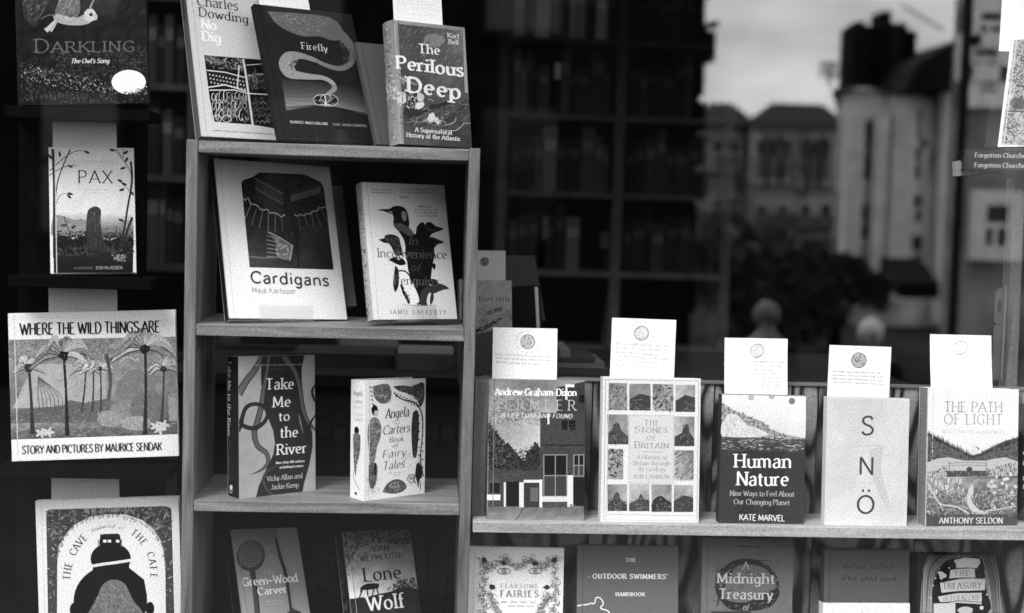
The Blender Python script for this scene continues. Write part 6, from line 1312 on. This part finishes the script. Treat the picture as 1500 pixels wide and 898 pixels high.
street_tree(1225, 420, 22, .8, 'slight mirrored street tree before the pale house corner', 15)
# two passers-by, their heads caught by the sky light
def person(lbl, px, py, Yp, tone_hair, tone_coat, seed):
    hd = mir(px, py, Yp); gz = -.47 if hd.y < -7.9 else -.14 + (hd.y + 3.21) / (-4.79) * -.36; H = hd.z + .11 - gz
    r = empty('person', (hd.x, hd.y, gz), RZ(D(seed * 9))); tag(r, lbl, 'person'); k = H / 1.7
    V = [(0, 0, .92), (0, 0, 1.12), (0, .01, 1.32), (0, .01, 1.44), (0, .02, 1.53), (0, .03, 1.62), (.09, 0, .88), (.1, .02, .5), (.1, 0, .09), (.11, .11, .04), (-.09, 0, .88), (-.1, .03, .5), (-.1, 0, .09), (-.11, .11, .04), (.17, 0, 1.38), (.23, .0, 1.12), (.22, .07, .88), (.215, .1, .79), (-.17, 0, 1.38), (-.23, .0, 1.12), (-.22, .07, .88), (-.215, .1, .79)]
    E = [(0, 1), (1, 2), (2, 3), (3, 4), (4, 5), (0, 6), (6, 7), (7, 8), (8, 9), (0, 10), (10, 11), (11, 12), (12, 13), (3, 14), (14, 15), (15, 16), (16, 17), (3, 18), (18, 19), (19, 20), (20, 21)]
    R = [.13, .12, .14, .08, .05, .088, .09, .06, .042, .04, .09, .06, .042, .04, .06, .045, .033, .035, .06, .045, .033, .035]
    # five fingers on each hand
    for s_, wv in ((1, 17), (-1, 21)):
        for q in range(5):
            b = len(V); dx = (q - 2) * .016; L_ = (.05, .07, .075, .07, .055)[q]
            if q == 0: V += [(s_ * .215 + s_ * -.03, .125, .775), (s_ * .215 - s_ * .04, .14, .745)]
            else: V += [(s_ * .215, .1 + dx, .745), (s_ * .212, .105 + dx * 1.1, .745 - L_)]
            E += [(wv, b), (b, b + 1)]; R += [.010, .008]
    me = bpy.data.meshes.new('body'); me.from_pydata([(x * k, y * k, z * k) for x, y, z in V], E, [])
    o = link('body', me, flat(150, .7, .2, .1, 30, 'skin_grey'), r); md = o.modifiers.new('skin', 'SKIN')
    for i, sv in enumerate(me.skin_vertices[0].data): sv.radius = (R[i] * k, R[i] * k * (.8 if i < 4 else 1)); sv.use_root = (i == 0)
    o.modifiers.new('sub', 'SUBSURF').levels = 2; o.modifiers['sub'].render_levels = 2
    # coat: lofted tube over the torso, trousers over the legs, cap of hair, small face
    def loft(name, rings, mat, close=True):
        N_ = 16; vv = []; ff = []
        for (cx, cy, z, rx, ry) in rings: vv += [((cx + rx * math.cos(i * math.tau / N_)) * k, (cy + ry * math.sin(i * math.tau / N_)) * k, z * k) for i in range(N_)]
        for j in range(len(rings) - 1): ff += [(j * N_ + i, j * N_ + (i + 1) % N_, (j + 1) * N_ + (i + 1) % N_, (j + 1) * N_ + i) for i in range(N_)]
        ff += [tuple(reversed(range(N_))), tuple(range((len(rings) - 1) * N_, len(rings) * N_))]
        m_ = bpy.data.meshes.new(name); m_.from_pydata(vv, [], ff); m_.shade_smooth(); return link(name, m_, mat, r)
    cm_ = flat(tone_coat, .85, .1, .2, 40, 'coat_cloth')
    loft('coat', [(0, 0, .62, .21, .16), (0, 0, .95, .17, .145), (0, 0, 1.15, .165, .14), (0, 0, 1.36, .20, .145), (0, 0, 1.44, .12, .1), (0, 0, 1.49, .07, .07)], cm_)
    for s_ in (1, -1):
        loft('sleeve', [(s_ * .24, .07, .86, .045, .045), (s_ * .24, .0, 1.12, .058, .058), (s_ * .19, 0, 1.37, .07, .07), (s_ * .14, 0, 1.42, .05, .05)], cm_)
        loft('trouser_leg', [(s_ * .1, 0, .07, .062, .065), (s_ * .1, .02, .5, .075, .08), (s_ * .09, 0, .9, .1, .1)], flat(24, .85, .1, key='trouser_cloth'))
    rings = []
    for i in range(9):
        g = D(-35 + 125 * i / 8); rings.append((0, .012 - .02 * (1 - i / 8), 1.625 + .115 * math.sin(g), max(.004, .102 * math.cos(g)), max(.004, .108 * math.cos(g))))
    loft('hair', rings, flat(tone_hair, .6, .3, .3, 120, 'hair_grey'))
    f_ = MB(); f_.box(-.012, .012, .105, .135, 1.575, 1.615)
    for s_ in (1, -1): f_.box(s_ * .035 - .012, s_ * .035 + .012, .108, .116, 1.618, 1.630)
    f_.box(-.026, .026, .108, .114, 1.545, 1.553); f_.v = [(x * k, y * k, z * k) for x, y, z in f_.v]; f_.build('face_features', flat(70, .7, .2, key='face_shade'), r, .001)
person('passer-by with pale swept hair and a dark coat, mirrored above the shortest white card', 1275, 496, 7.6, 215, 20, 1)
person('passer-by in a dark hood-like cap of hair, mirrored above the curling dense card', 1122, 470, 7.9, 120, 16, -1)
# keep every mesh free of the print attribute warnings
for o in bpy.data.objects:
    if o.type == 'MESH' and 'printed_paper' in [m.name for m in o.data.materials if m] and 'tone' not in o.data.attributes: toned(o.data, 60)
